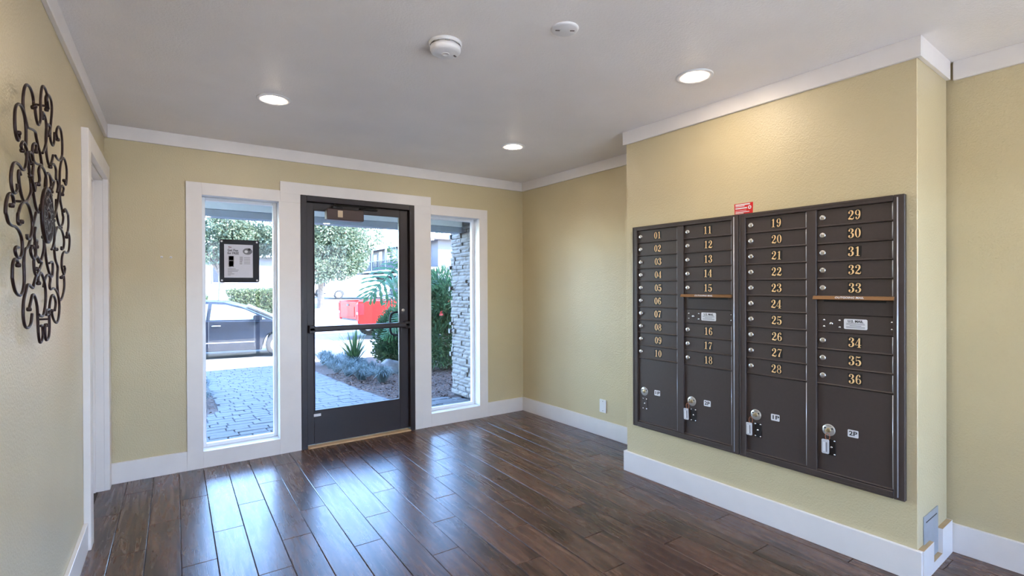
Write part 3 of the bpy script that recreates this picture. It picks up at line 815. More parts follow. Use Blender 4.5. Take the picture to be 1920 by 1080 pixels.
ink.build('print', [M_INK, M_INKG, mat_simple('maroon_ink', lin(120, 40, 56), .6), M_LABEL], pp)
for sx in (-1, 1):
    for sz in (-1, 1):
        MB().lathe([(0, .0105), (.006, .010), (.0075, .008)], 12, M=Matrix.Translation((sx * (NW / 2 - .016), 0, sz * (NH / 2 - .016))) @ Matrix.Rotation(PI / 2, 4, 'X')).build('suction_cup', M_LABEL, nb)

# ------------------------------------------------------------------ wrought iron wall ornament (strokes measured on the wall: along-wall, height)
ART_STROKES = [[(-0.197,0.302),(-0.192,0.319),(-0.205,0.338),(-0.236,0.349),(-0.275,0.346),(-0.304,0.327),(-0.321,0.295),(-0.322,0.265),(-0.304,0.246),(-0.282,0.228),(-0.266,0.222),(-0.18,0.234),(-0.157,0.218),(-0.133,0.198),(-0.106,0.18),(-0.079,0.146)],
 [(-0.206,0.304),(-0.188,0.273),(-0.156,0.26),(-0.125,0.288),(-0.124,0.346),(-0.107,0.389),(-0.084,0.407),(-0.049,0.407),(-0.025,0.395),(-0.021,0.376),(-0.002,0.356)],
 [(-0.375,0.178),(-0.368,0.166),(-0.383,0.155),(-0.405,0.168),(-0.415,0.199),(-0.407,0.236),(-0.377,0.258),(-0.342,0.261),(-0.307,0.245),(-0.291,0.213),(-0.292,0.173),(-0.296,0.144),(-0.265,0.117),(-0.248,0.085),(-0.232,0.048),(-0.246,0.025),(-0.293,-0.0),(-0.334,0.0),(-0.364,0.025),(-0.379,0.055),(-0.374,0.074),(-0.356,0.065)],
 [(-0.361,0.133),(-0.375,0.143),(-0.354,0.16),(-0.329,0.155),(-0.31,0.143),(-0.315,0.114),(-0.335,0.088),(-0.363,0.079),(-0.4,0.085),(-0.436,0.084),(-0.464,0.072),(-0.481,0.047),(-0.482,0.023),(-0.469,0.004),(-0.445,0.0),(-0.42,0.015),(-0.42,0.03)],
 [(-0.002,0.353),(-0.014,0.389),(0.023,0.413),(0.072,0.409),(0.089,0.38),(0.073,0.334),(0.056,0.291),(0.065,0.264),(0.101,0.255),(0.127,0.279),(0.134,0.311)],
 [(0.16,0.292),(0.134,0.306),(0.148,0.33),(0.184,0.346),(0.225,0.339),(0.248,0.303),(0.247,0.264),(0.235,0.246),(0.19,0.222),(0.137,0.219),(0.112,0.224)],
 [(0.024,0.273),(0.054,0.305),(0.025,0.311),(-0.006,0.291),(-0.017,0.251),(-0.014,0.217),(-0.005,0.196),(0.02,0.176),(0.049,0.172),(0.08,0.193),(0.106,0.223)],
 [(-0.1,0.298),(-0.101,0.317),(-0.068,0.316),(-0.042,0.298),(-0.038,0.262),(-0.045,0.233),(-0.072,0.203),(-0.104,0.183)],
 [(-0.168,0.173),(-0.158,0.192),(-0.177,0.197),(-0.205,0.183),(-0.212,0.16),(-0.209,0.156),(-0.193,0.138),(-0.145,0.139),(-0.095,0.147),(-0.072,0.143)],
 [(-0.167,0.072),(-0.147,0.089),(-0.157,0.117),(-0.13,0.136),(-0.083,0.134),(-0.049,0.115),(-0.05,0.079),(-0.067,0.048)],
 [(-0.229,0.124),(-0.264,0.146),(-0.228,0.156),(-0.202,0.134),(-0.212,0.092),(-0.213,0.06),(-0.196,0.025),(-0.164,-0.005),(-0.13,-0.012),(-0.104,0.016)],
 [(-0.266,0.078),(-0.287,0.082),(-0.257,0.077),(-0.232,0.057),(-0.214,0.043),(-0.204,0.07)],
 [(0.052,0.071),(0.041,0.091),(0.065,0.107),(0.048,0.136),(0.008,0.14),(-0.021,0.123),(-0.035,0.09),(-0.032,0.054)],
 [(0.02,0.164),(0.08,0.186),(0.12,0.174),(0.122,0.142),(0.141,0.14),(0.16,0.123),(0.139,0.095)],
 [(0.07,0.086),(0.096,0.107),(0.121,0.132),(0.084,0.13),(0.042,0.139)],
 [(0.286,0.164),(0.323,0.154),(0.341,0.209),(0.312,0.241),(0.268,0.249),(0.224,0.223),(0.195,0.181),(0.187,0.128),(0.158,0.072),(0.124,0.035),(0.079,-0.003)],
 [(0.277,0.108),(0.307,0.135),(0.278,0.143),(0.235,0.123),(0.233,0.083),(0.265,0.053),(0.288,0.027),(0.296,0.024),(0.28,-0.005),(0.236,-0.02),(0.195,-0.011),(0.162,0.016),(0.15,0.039),(0.155,0.072)],
 [(0.26,0.042),(0.304,0.056),(0.357,0.043),(0.365,0.037),(0.371,0.007),(0.358,-0.022),(0.33,-0.046)],
 [(-0.453,-0.034),(-0.431,-0.025),(-0.442,-0.008),(-0.462,-0.003),(-0.486,-0.012),(-0.505,-0.034),(-0.511,-0.058),(-0.504,-0.065),(-0.485,-0.082),(-0.455,-0.087),(-0.412,-0.087),(-0.376,-0.096),(-0.349,-0.115),(-0.342,-0.14),(-0.355,-0.162),(-0.382,-0.17),(-0.411,-0.163),(-0.421,-0.149),(-0.407,-0.14),(-0.384,-0.141)],
 [(-0.381,-0.069),(-0.394,-0.078),(-0.414,-0.076),(-0.416,-0.054),(-0.407,-0.045),(-0.381,-0.022),(-0.334,-0.007),(-0.294,-0.014),(-0.265,-0.035),(-0.252,-0.051),(-0.249,-0.071),(-0.262,-0.093),(-0.288,-0.108),(-0.312,-0.11),(-0.317,-0.098)],
 [(-0.39,-0.19),(-0.4,-0.178),(-0.428,-0.175),(-0.446,-0.191),(-0.451,-0.22),(-0.45,-0.229),(-0.437,-0.249),(-0.414,-0.266),(-0.373,-0.274),(-0.342,-0.262),(-0.325,-0.237),(-0.324,-0.208),(-0.327,-0.178),(-0.314,-0.144),(-0.272,-0.129),(-0.236,-0.095),(-0.218,-0.068),(-0.189,-0.038),(-0.169,-0.016)],
 [(-0.255,-0.13),(-0.272,-0.139),(-0.264,-0.155),(-0.23,-0.165),(-0.208,-0.146),(-0.213,-0.114),(-0.225,-0.09),(-0.208,-0.067)],
 [(-0.168,-0.124),(-0.161,-0.104),(-0.189,-0.112),(-0.183,-0.142),(-0.155,-0.162),(-0.126,-0.172),(-0.084,-0.15),(-0.056,-0.116),(-0.061,-0.085),(-0.071,-0.074)],
 [(-0.199,-0.194),(-0.166,-0.197),(-0.196,-0.215),(-0.226,-0.203),(-0.234,-0.178),(-0.228,-0.166),(-0.193,-0.155),(-0.155,-0.167),(-0.126,-0.172),(-0.156,-0.193),(-0.204,-0.217),(-0.232,-0.238),(-0.25,-0.253),(-0.284,-0.245),(-0.313,-0.244),(-0.338,-0.266),(-0.36,-0.291),(-0.367,-0.328),(-0.353,-0.356),(-0.321,-0.368),(-0.279,-0.359),(-0.261,-0.329)],
 [(-0.269,-0.316),(-0.247,-0.294),(-0.224,-0.274),(-0.197,-0.278),(-0.165,-0.311),(-0.156,-0.355),(-0.148,-0.399),(-0.129,-0.426),(-0.102,-0.425),(-0.082,-0.404),(-0.094,-0.376),(-0.122,-0.375)],
 [(0.067,-0.015),(0.084,-0.043),(0.083,-0.08),(0.057,-0.109),(0.033,-0.12)],
 [(0.151,-0.112),(0.113,-0.105),(0.12,-0.069),(0.161,-0.035),(0.194,-0.026),(0.264,-0.033),(0.307,-0.064),(0.294,-0.098),(0.254,-0.106),(0.255,-0.095)],
 [(0.33,-0.052),(0.339,-0.032),(0.378,-0.034),(0.396,-0.06),(0.375,-0.101),(0.328,-0.115),(0.283,-0.112),(0.246,-0.122),(0.224,-0.144),(0.223,-0.176),(0.265,-0.201),(0.288,-0.179),(0.273,-0.169)],
 [(-0.061,-0.085),(-0.046,-0.116),(-0.03,-0.147),(-0.009,-0.176),(0.03,-0.204),(0.072,-0.212),(0.085,-0.178),(0.074,-0.161),(0.02,-0.168)],
 [(-0.065,-0.376),(-0.081,-0.382),(-0.072,-0.423),(-0.029,-0.42),(-0.011,-0.386),(-0.015,-0.339),(-0.002,-0.305),(0.027,-0.281),(0.063,-0.28),(0.099,-0.305),(0.08,-0.334)],
 [(0.055,-0.333),(0.085,-0.361),(0.139,-0.38),(0.181,-0.368),(0.204,-0.323),(0.185,-0.286),(0.146,-0.263),(0.095,-0.254),(0.046,-0.258),(0.029,-0.246),(0.041,-0.219),(-0.004,-0.208),(-0.049,-0.227),(-0.068,-0.25)],
 [(-0.172,-0.238),(-0.176,-0.22),(-0.142,-0.204),(-0.107,-0.219),(-0.077,-0.246),(-0.067,-0.28),(-0.079,-0.314),(-0.101,-0.338),(-0.131,-0.344),(-0.175,-0.335)],
 [(0.25,-0.213),(0.294,-0.204),(0.307,-0.245),(0.276,-0.28),(0.225,-0.3),(0.185,-0.284),(0.166,-0.245),(0.167,-0.207),(0.175,-0.175),(0.13,-0.149),(0.112,-0.115)],
 [(-0.026,-0.341),(-0.064,-0.342),(-0.058,-0.328),(-0.014,-0.325)]]
art = empty('iron_scroll_ornament', FL @ Vector((2.29 - YB, WT, 1.592)), RZ_L)
tag(art, 'dark wrought iron scrollwork ornament on the left wall', 'wall art')
for q, S_ in enumerate(ART_STROKES):
    dep = -0.030 - 0.005 * (q % 2)
    P_ = smooth_path([(a, dep, b) for a, b in S_], 5)
    MB().tube(P_, .0038, 7).build('scroll', M_IRON, art)
    # small collar where a scroll ends
    p0 = P_[0]
    MB().lathe([(0, .0065), (.0055, .0055), (.0068, 0), (.0055, -.0055), (0, -.0065)], 10, M=Matrix.Translation(p0)).build('curl_end', M_IRON, art)
mb = MB()
for r_, t_ in ((.078, .006), (.052, .005), (.022, .005)):
    mb.tube([(r_ * math.cos(2 * PI * k / 36), -.036, r_ * 1.15 * math.sin(2 * PI * k / 36)) for k in range(36)], t_, 6, closed=True)
for k in range(12):
    a = 2 * PI * k / 12
    c_, s_ = math.cos(a), math.sin(a)
    mb.tube([((.052 + .013 + .013 * math.cos(t)) * c_ - .012 * math.sin(t) * s_, -.037, 1.15 * ((.052 + .013 + .013 * math.cos(t)) * s_ + .012 * math.sin(t) * c_)) for t in [2 * PI * j / 10 for j in range(10)]], .003, 5, closed=True)
for k in range(8):
    a = 2 * PI * k / 8
    c_, s_ = math.cos(a), math.sin(a)
    mb.tube([((.037 + .014 * math.cos(t)) * c_ - .010 * math.sin(t) * s_, -.037, 1.15 * ((.037 + .014 * math.cos(t)) * s_ + .010 * math.sin(t) * c_)) for t in [2 * PI * j / 10 for j in range(10)]], .003, 5, closed=True)
mb.lathe([(0, .010), (.012, .008), (.016, 0)], 12, M=Matrix.Translation((0, -.036, 0)) @ Matrix.Rotation(PI / 2, 4, 'X'))
mb.build('centre_medallion', M_IRON, art, (-.04, 0, -.01))
for a, b in ((-.02, .36), (-.28, .0), (.28, -.02), (.02, -.36)):
    MB().tube([(a, -.030, b), (a, 0, b)], .004, 6).build('standoff', M_IRON, art)

# ------------------------------------------------------------------ outside: ground
def g(y):
    if y < 5: return -0.02
    if y < 11.5: return -0.02 - (y - 5) * 0.43 / 6.5
    if y < 19: return -0.45
    return -0.45 + (min(y, 42) - 19) * 0.043
M_ASPH = mat_simple('grey_asphalt', lin(112, 112, 114), .9, var=.14, scale=30, bmp=.1, bscale=200)
M_CONC = mat_simple('pale_concrete', lin(214, 211, 206), .8, var=.06, scale=12)
M_PAVER = mat_simple('grey_paver', lin(98, 99, 102), .85, var=.16, scale=9, bmp=.12, bscale=90, spec=.15)
M_JOINT = mat_simple('paver_joint_sand', lin(34, 34, 38), .9)
M_MULCH = mat_simple('bark_mulch', lin(62, 44, 36), .9, var=.5, scale=45, bmp=.6, bscale=60)
def sheet(name, x0, x1, ys, dz, mat, label, cat):
    mb = MB()
    for a, b in zip(ys[:-1], ys[1:]):
        mb.add([(x0, a, g(a) + dz), (x1, a, g(a) + dz), (x1, b, g(b) + dz), (x0, b, g(b) + dz)], [(0, 1, 2, 3)])
    return tag(mb.build(name, mat), label, cat, kind='structure')
sheet('parking_lot', -60, 90, [12.6, 19, 42, 140], 0, M_ASPH, 'sunlit asphalt parking lot beyond the walkway', 'parking lot')
tag(MB().box(-20, 24, -9.0, -8.7, -.1, 3.0, c=.01).build('sky_screen_wall', mat_simple('sky_screen_stucco', lin(216, 210, 200), .85)), 'added stucco screen wall behind the viewer that blocks the low sky', 'wall', kind='structure')  # unseen wall, added to keep bright horizon sky off the far lobby wall
tag(MB().box(-30, 30, -40, Y0 - .1, -.12, -.03).build('rear_patio', mat_simple('patio_concrete', lin(216, 210, 200), .85)), 'pale concrete patio behind the lobby', 'patio', kind='structure')
sheet('planting_ground', -20, 30, [YO, 5, 11.5, 12.6], -0.05, M_MULCH, 'brown mulch ground of the planting beds', 'mulch')
# walkway: base slab outline and pavers
def xr(y):   # right edge of the walkway
    if y < 5.95: return 3.02 if y < 5.55 else 3.02 - (y - 5.55) * 1.6
    return 2.33 + 0.006 * (y - 5.9) + (0.02 * max(0, y - 7)) + 0.012 * max(0, y - 7) ** 1.6
def xl_(y):  # left edge
    if y < 6.45: return -3.4
    if y < 7.1: return 0.0 + 0.52 * math.sqrt(max(0, 1 - ((7.1 - y) / 0.66) ** 2))
    return 0.52 + 0.02 * (y - 7.1)
ysw = [YO + .002 + k * 0.1 for k in range(80)] + [12.5]
mb = MB()
for a, b in zip(ysw[:-1], ysw[1:]):
    mb.add([(xl_(a), a, g(a) - .012), (xr(a), a, g(a) - .012), (xr(b), b, g(b) - .012), (xl_(b), b, g(b) - .012)], [(0, 1, 2, 3)])
walk = tag(mb.build('walkway', M_JOINT), 'grey paver walkway leading from the door to the parking lot', 'walkway', kind='structure')
rp = random.Random(3)
cells = []
GX, GY = 0.105, 0.15
x0g, y0g = -1.0, YO + .004
y = y0g; row = 0
while y < 12.3:
    x = x0g - rp.choice((0, .1, .2))
    while x < 3.0:
        w = rp.choice((.16, .2, .24, .3)); h = GY
        ym = y + h / 2
        a_, b_ = max(x, xl_(ym)), min(x + w, xr(ym))
        if b_ - a_ > .045: cells.append(((a_ + b_) / 2, ym, round(b_ - a_, 2), h))
        x += w
    y += GY; row += 1
vis = [c for c in cells if -0.1 < c[0] - .0 and c[0] > -.2 + .05 * (c[1] - 4.5)]
vis.sort(key=lambda c: c[1])
pav_me = {}
def paver(w):
    if w not in pav_me:
        pav_me[w] = MB().box(-w / 2 + .005, w / 2 - .005, -GY / 2 + .005, GY / 2 - .005, -.03, 0, c=.006).mesh('paver', M_PAVER)
    return pav_me[w]
chosen = set(vis[:290])
rest = MB()
for c in cells:
    sl = 0 if c[1] < 5 else (-math.atan(.43 / 6.5) if c[1] < 11.5 else 0)
    z = g(c[1]) + rp.uniform(-.003, .003)
    tilt = (sl + rp.uniform(-.012, .012), rp.uniform(-.015, .015), rp.uniform(-.012, .012))
    if c in chosen:
        link('paver', paver(c[2]), walk, (c[0], c[1], z), tilt)
    else:
        w = c[2]
        rest.box(-w / 2 + .004, w / 2 - .004, -GY / 2 + .004, GY / 2 - .004, -.03, 0, c=.005, M=Matrix.Translation((c[0], c[1], z)) @ Euler(tilt).to_matrix().to_4x4())
rb = rest.build('far_pavers', M_PAVER, walk); rb['kind'] = 'stuff'
# raised edging and mulch beds
mb = MB()
for a, b in zip(ysw[:-1], ysw[1:]):
    if b > 5.6: mb.add([(xr(a), a, g(a) - .02), (9.0, a, g(a) + .02), (9.0, b, g(b) + .02), (xr(b), b, g(b) - .02)], [(0, 1, 2, 3)])
tag(mb.build('mulch_bed', M_MULCH), 'brown bark mulch bed on the right of the walkway', 'mulch', kind='structure')
mb = MB()
for a, b in zip(ysw[:-1], ysw[1:]):
    if a > 6.44: mb.add([(-6.0, a, g(a) + .02), (xl_(a), a, g(a) - .02), (xl_(b), b, g(b) - .02), (-6.0, b, g(b) + .02)], [(0, 1, 2, 3)])
tag(mb.build('mulch_bed_small', M_MULCH), 'mulch bed with a rounded end left of the walkway', 'mulch', kind='structure')
ep = [(xl_(yy) + (.16 if yy > 6.9 else .16), yy, g(yy) + .003) for yy in [6.75 + .15 * k for k in range(36)]]
# mulch chips
mb = MB()
rc = random.Random(11)
for k in range(5200):
    yy = rc.uniform(5.6, 9.8); xx = rc.uniform(xr(yy) + .01, 4.6)
    if k % 9 == 0:
        yy = rc.uniform(6.5, 9.5); xx = rc.uniform(-.6, max(-.5, xl_(yy) - .01))
    if xx > 3.0 and yy < 5.95: continue
    s = rc.uniform(.012, .035)
    M = Matrix.Translation((xx, yy, g(yy) + .004)) @ Euler((rc.uniform(-.5, .5), rc.uniform(-.5, .5), rc.uniform(0, 6.3))).to_matrix().to_4x4()
    mb.add([(-s, -s * .35, 0), (s, -s * .3, .004), (s * .9, s * .35, .002), (-s * .8, s * .3, .006)], [(0, 1, 2, 3)], 0, False, M)
tag(mb.build('mulch_chips', mat_simple('bark_chip', lin(80, 60, 50), .9, var=.4, scale=8)), 'loose bark chips scattered over the planting beds', 'bark chips', kind='stuff')
# curb between walkway and parking
tag(MB().box(-30, 40, 12.5, 12.68, -.62, -.43, c=.02).build('curb', M_CONC), 'pale concrete curb at the end of the walkway', 'curb', kind='structure')

# ------------------------------------------------------------------ building shell outside
M_STUCCO = mat_simple('blue_grey_stucco', lin(168, 172, 178), .8)
M_BEAM = mat_simple('grey_blue_beam_paint', lin(222, 228, 234), .6, var=.03)
M_BEAMD = mat_simple('darker_beam_trim', lin(150, 160, 174), .6, var=.03)
mb = MB().box(-14, -.9, YW + .02, YO, -.1, 2.57).box(3.6, 16, YW + .02, YO, -.1, 2.57).box(-14, 16, Y0 - 2.0, YO, 2.585, 8.3).box(-14, -.95, Y0 - .1, Y0, -.1, 2.57).box(4.25, 16, Y0 - .1, Y0, -.1, 2.57)
tag(mb.build('wall_facade', M_STUCCO), 'facade around the lobby and unseen upper storey sized to shade the walkway', 'wall', kind='structure')  # unseen upper block: height and rear overhang sized to shade walkway and lobby
tag(MB().box(-14, 16, YO + .002, 5.7, 2.46, 2.56).build('porch_ceiling', M_BEAM), 'blue grey porch ceiling above the entrance', 'porch ceiling', kind='structure')
bm_ = empty('porch_beam', (1.5, 5.55, 2.0)); tag(bm_, 'blue grey porch beam seen through the top of the glass', 'beam', kind='structure')
Tb = Matrix.Translation((-1.5, -5.55, -2.0))
MB().box(-8, 3.06, 5.47, 5.66, 2.085, 2.455, c=.004, M=Tb).build('beam', M_BEAM, bm_)
MB().box(-8, 3.06, 5.485, 5.65, 2.015, 2.083, c=.004, M=Tb).build('trim_board', M_BEAMD, bm_)
# stacked stone column
M_STONE = mat_simple('ledger_stone', lin(112, 109, 108), .85, var=.3, scale=7, bmp=.4, bscale=50)
sc_ = empty('stone_column', (3.4, 5.42, 0)); tag(sc_, 'stacked ledger stone column beside the right window', 'column', kind='structure')
cx0, cx1, cy0, cy1 = 3.10, 3.72, 4.98, 5.86
MB().box(cx0 + .03, cx1 - .03, cy0 + .03, cy1 - .03, -.1, 2.44, M=Matrix.Translation((-3.4, -5.42, 0))).build('core', mat_simple('mortar', lin(52, 52, 54), .9), sc_)
rs = random.Random(5)
st_me = []
def stone_mesh(l, h, seed):
    r_ = random.Random(seed); mb = MB()
    nx = 4
    vs, fs = [], []
    for i in range(nx + 1):
        for j in range(3):
            edge = 0.012 if (i in (0, nx) or j in (0, 2)) else 0
            vs.append((-l / 2 + l * i / nx, -.03 + edge + r_.uniform(-.006, .006), -h / 2 + h * j / 2))
    for i in range(nx):
        for j in range(2):
            fs.append((i * 3 + j, (i + 1) * 3 + j, (i + 1) * 3 + j + 1, i * 3 + j + 1))
    n0 = len(vs)
    vs += [(-l / 2, .02, -h / 2), (l / 2, .02, -h / 2), (l / 2, .02, h / 2), (-l / 2, .02, h / 2)]
    fs += [(0, 1, 2, n0 + 3, n0), (nx * 3 + 2, nx * 3 + 1, nx * 3, n0 + 1, n0 + 2), (n0, n0 + 1, nx * 3, *[3 * i for i in range(nx - 1, 0, -1)], 0)[:nx + 4], (n0 + 3, 2, *[3 * i + 2 for i in range(1, nx)], nx * 3 + 2, n0 + 2)]
    return MB().add(vs, fs).mesh('stone', M_STONE)
lens = (.10, .15, .2, .26); hts = (.04, .05, .06)
SM = {(l, h): [stone_mesh(l - .004, h - .004, int(l * 1000 + h * 100000) + q) for q in range(2)] for l in lens for h in hts}
z = -.06
back_stones = MB()
while z < 2.40:
    h = rs.choice(hts)
    for face in ('w', 's', 'n'):
        span = (cy1 - cy0) if face == 'w' else (cx1 - cx0)
        p = 0.0
        while p < span - .03:
            l = rs.choice(lens)
            if p + l > span - .06: l = min(lens, key=lambda q: abs(q - (span - p)))
            me = rs.choice(SM[(l, h)])
            d = rs.uniform(-.012, .016)
            if face == 'w': loc, rz = (cx0 + .03 - d - 3.4, cy1 - p - l / 2 - 5.42, z + h / 2), -PI / 2
            elif face == 's': loc, rz = (cx0 + p + l / 2 - 3.4, cy0 + .03 - d - 5.42, z + h / 2), 0
            else: loc, rz = (cx1 - p - l / 2 - 3.4, cy1 - .03 + d - 5.42, z + h / 2), PI
            if face == 'w': link('stone', me, sc_, loc, rz)
            else: back_stones.add([v.co for v in me.vertices], [tuple(q.vertices) for q in me.polygons], 0, False, Matrix.Translation(loc) @ Matrix.Rotation(rz, 4, 'Z'))
            p += l
    z += h
bs_ = back_stones.build('side_stones', M_STONE, sc_); bs_['kind'] = 'stuff'

# ------------------------------------------------------------------ plants
M_LEAF_D = mat_leaf('dark_shrub_leaf', lin(26, 50, 34), lin(70, 100, 60))
M_LEAF_O = mat_leaf('oleander_leaf', lin(36, 72, 52), lin(98, 132, 88))
M_LEAF_T = mat_leaf('tree_leaf', lin(50, 68, 50), lin(136, 148, 122), .45)
M_LEAF_P = mat_leaf('philodendron_leaf', lin(28, 70, 38), lin(60, 106, 54), .25, .35)
M_STRAP = mat_leaf('strap_leaf', lin(36, 62, 36), lin(78, 102, 58), .3)
M_FESC = mat_leaf('blue_fescue_blade', lin(60, 78, 80), lin(104, 122, 122), .3, .6)
M_BARK = mat_simple('grey_bark', lin(112, 98, 88), .9, var=.3, scale=10, bmp=.4, bscale=30)
M_FLOWER = mat_leaf('coral_flower', lin(220, 70, 70), lin(250, 120, 110), .3)
def leaf_quad(mb, p, d, l, w, rnd, mat=0, bend=.25):
    d = d.normalized(); s = d.cross(Vector((rnd.uniform(-1, 1), rnd.uniform(-1, 1), rnd.uniform(-1, 1))))
    if s.length < 1e-4: s = Vector((1, 0, 0))
    s.normalize(); n = s.cross(d)
    m = p + d * l * .5 + n * l * bend * .3
    e_ = p + d * l
    mb.add([p, m + s * w / 2, e_, m - s * w / 2], [(0, 1, 2), (0, 2, 3)], mat)
def blob_pts(rnd, n, cen, rad, shell=.55, clumps=None):
    out = []
    for _ in range(n):
        if clumps:
            c, r = rnd.choice(clumps)
        else: c, r = cen, rad
        v = Vector((rnd.gauss(0, 1), rnd.gauss(0, 1), rnd.gauss(0, 1))).normalized()
        q = shell + (1 - shell) * rnd.random() ** .6
        out.append((Vector(c) + Vector((v.x * r[0] * q, v.y * r[1] * q, v.z * r[2] * q)), v))
    return out
def shrub(name, label, loc, clumps, n, l, w, mat, seed, stems=5, cat='shrub', extra=None, up=.35):
    rnd = random.Random(seed)
    t = empty(name, loc); tag(t, label, cat)
    mb = MB()
    for p, v in blob_pts(rnd, n, None, None, .45, clumps):
        if p.z < .02: continue
        d = v + Vector((rnd.uniform(-.7, .7), rnd.uniform(-.7, .7), rnd.uniform(-.3, .7) + up))
        leaf_quad(mb, p, d, l * rnd.uniform(.6, 1.25), w * rnd.uniform(.7, 1.2), rnd)
    o = mb.build('foliage', mat, t); o['kind'] = 'stuff'
    for k in range(stems):
        c, r = clumps[k % len(clumps)]
        b0 = Vector((rnd.uniform(-.1, .1), rnd.uniform(-.1, .1), -.03)); tip = Vector(c) + Vector((rnd.uniform(-.2, .2) * r[0], rnd.uniform(-.2, .2) * r[1], r[2] * .3))
        mid = (b0 + tip) / 2 + Vector((rnd.uniform(-.06, .06), rnd.uniform(-.06, .06), 0))
        MB().tube(smooth_path([b0, mid, tip], 4), [.02 - .0013 * q for q in range(9)], 6).build('stem', M_BARK, t)
    if extra: extra(t, rnd)
    return t
def flowers(t, rnd):
    for k in range(2):
        mb = MB()
        c = Vector((-.45, -.62, 1.12)) if k else Vector((-.70, -.50, 1.06))
        for j in range(7):
            leaf_quad(mb, c, Vector((rnd.uniform(-1, 1), rnd.uniform(-1, .2), rnd.uniform(-1, 1))), .06, .045, rnd)
        mb.build('blossom', M_FLOWER, t)
# tall hedge shrub behind the stone column (right window)
shrub('oleander_shrub', 'tall dense green shrub with red blossom left of the stone column', (4.55, 8.75, g(8.75)),
      [((0, 0, .9), (.75, .7, .8)), ((-.1, -.1, 1.4), (.6, .6, .55)), ((.35, .1, 1.3), (.55, .5, .5)), ((-.35, -.2, .7), (.55, .5, .6)), ((.1, .0, .6), (.7, .6, .6)), ((-.5, .1, 1.2), (.5, .5, .5))], 11000, .14, .036, M_LEAF_O, 21, 7, extra=flowers)
# round shrub in the door view
shrub('clipped_shrub', 'dark green bushy shrub right of the walkway, below the big lobed leaves', (4.2, 10.1, g(10.1)),
      [((0, 0, .55), (.66, .6, .56)), ((.4, .0, .7), (.6, .55, .6)), ((-.1, -.1, .85), (.5, .5, .42)), ((.1, -.1, .32), (.8, .65, .34)), ((.1, -.1, .32), (.7, .55, .3))], 20000, .075, .034, M_LEAF_D, 22, 5)
# blue fescue clumps
def fescue_mesh(seed, n=300, h=.27, spread=.33):
    rnd = random.Random(seed); mb = MB()
    for k in range(n):
        a = rnd.uniform(0, 2 * PI); lean = rnd.uniform(.1, 1.15); hh = h * rnd.uniform(.7, 1.15); r0 = rnd.uniform(0, .06)
        b0 = Vector((r0 * math.cos(a), r0 * math.sin(a), 0)); dr = Vector((math.cos(a), math.sin(a), 0)); sd_ = Vector((-math.sin(a), math.cos(a), 0)) * .0032
        p1 = b0 + dr * spread * lean * .4 + Vector((0, 0, hh * .75)); p2 = b0 + dr * spread * lean + Vector((0, 0, hh * (1.0 - .5 * lean)))
        mb.add([b0 - sd_, b0 + sd_, p1 + sd_, p1 - sd_, p2], [(0, 1, 2, 3), (3, 2, 4)])
    return mb.mesh('blade_tuft', M_FESC)
fm = [fescue_mesh(k) for k in range(4)]
FES = [((2.86, 7.75), 1.05, 'nearest blue grass clump at the bend of the walkway'), ((2.72, 8.35), 1.05, 'blue grass clump right behind the nearest one'), ((3.02, 8.85), 1.1, 'blue grass clump beside the boulder'),
       ((2.75, 9.2), 1.1, 'blue grass clump third along the walkway edge'), ((3.12, 9.75), 1.15, 'blue grass clump in front of the strap leaved plant'), ((2.80, 10.1), 1.2, 'blue grass clump halfway along the walkway edge'),
       ((3.25, 10.6), 1.2, 'blue grass clump at the foot of the strap leaved plant'), ((2.92, 11.0), 1.25, 'blue grass clump second farthest along the walkway edge'), ((3.0, 11.8), 1.4, 'farthest blue grass clump at the left edge of the door glass'),
       ((3.35, 11.5), 1.3, 'blue grass clump behind the strap leaved plant'),
       ((.36, 7.62), .8, 'blue grass clump in the left window on the rounded bed'), ((.30, 8.25), 1.0, 'blue grass clump behind the one on the rounded bed'), ((.42, 9.0), 1.0, 'farther blue grass clump along the left bed')]
for k, ((x, y), s, lb) in enumerate(FES):
    t = empty('fescue_clump', (x, y, g(y)), k * 1.3); tag(t, lb, 'grass clump', 'blue grass clumps')
    o = link('blade_tuft', fm[k % 4], t); o.scale = (s, s, s)
# strap leaved plant
t = empty('agapanthus_plant', (3.3, 10.6, g(10.6))); tag(t, 'green strap leaved plant behind the blue grass', 'plant')
rnd = random.Random(31)
for k in range(64):
    a = rnd.uniform(0, 2 * PI); L = rnd.uniform(.6, 1.05); ln = rnd.uniform(.15, .75)
    dr = Vector((math.cos(a), math.sin(a), 0)); sd_ = Vector((-math.sin(a), math.cos(a), 0))
    mb = MB(); vs = []; fs = []
    for j in range(6):
        q = j / 5
        p = dr * (L * ln * q ** 1.3) + Vector((0, 0, L * (q - .45 * ln * q * q)))
        w = .022 * (1 - q ** 2) + .001
        vs += [p - sd_ * w, p + sd_ * w]
    for j in range(5): fs.append((2 * j, 2 * j + 1, 2 * j + 3, 2 * j + 2))
    mb.add(vs, fs).build('strap_leaf', M_STRAP, t)
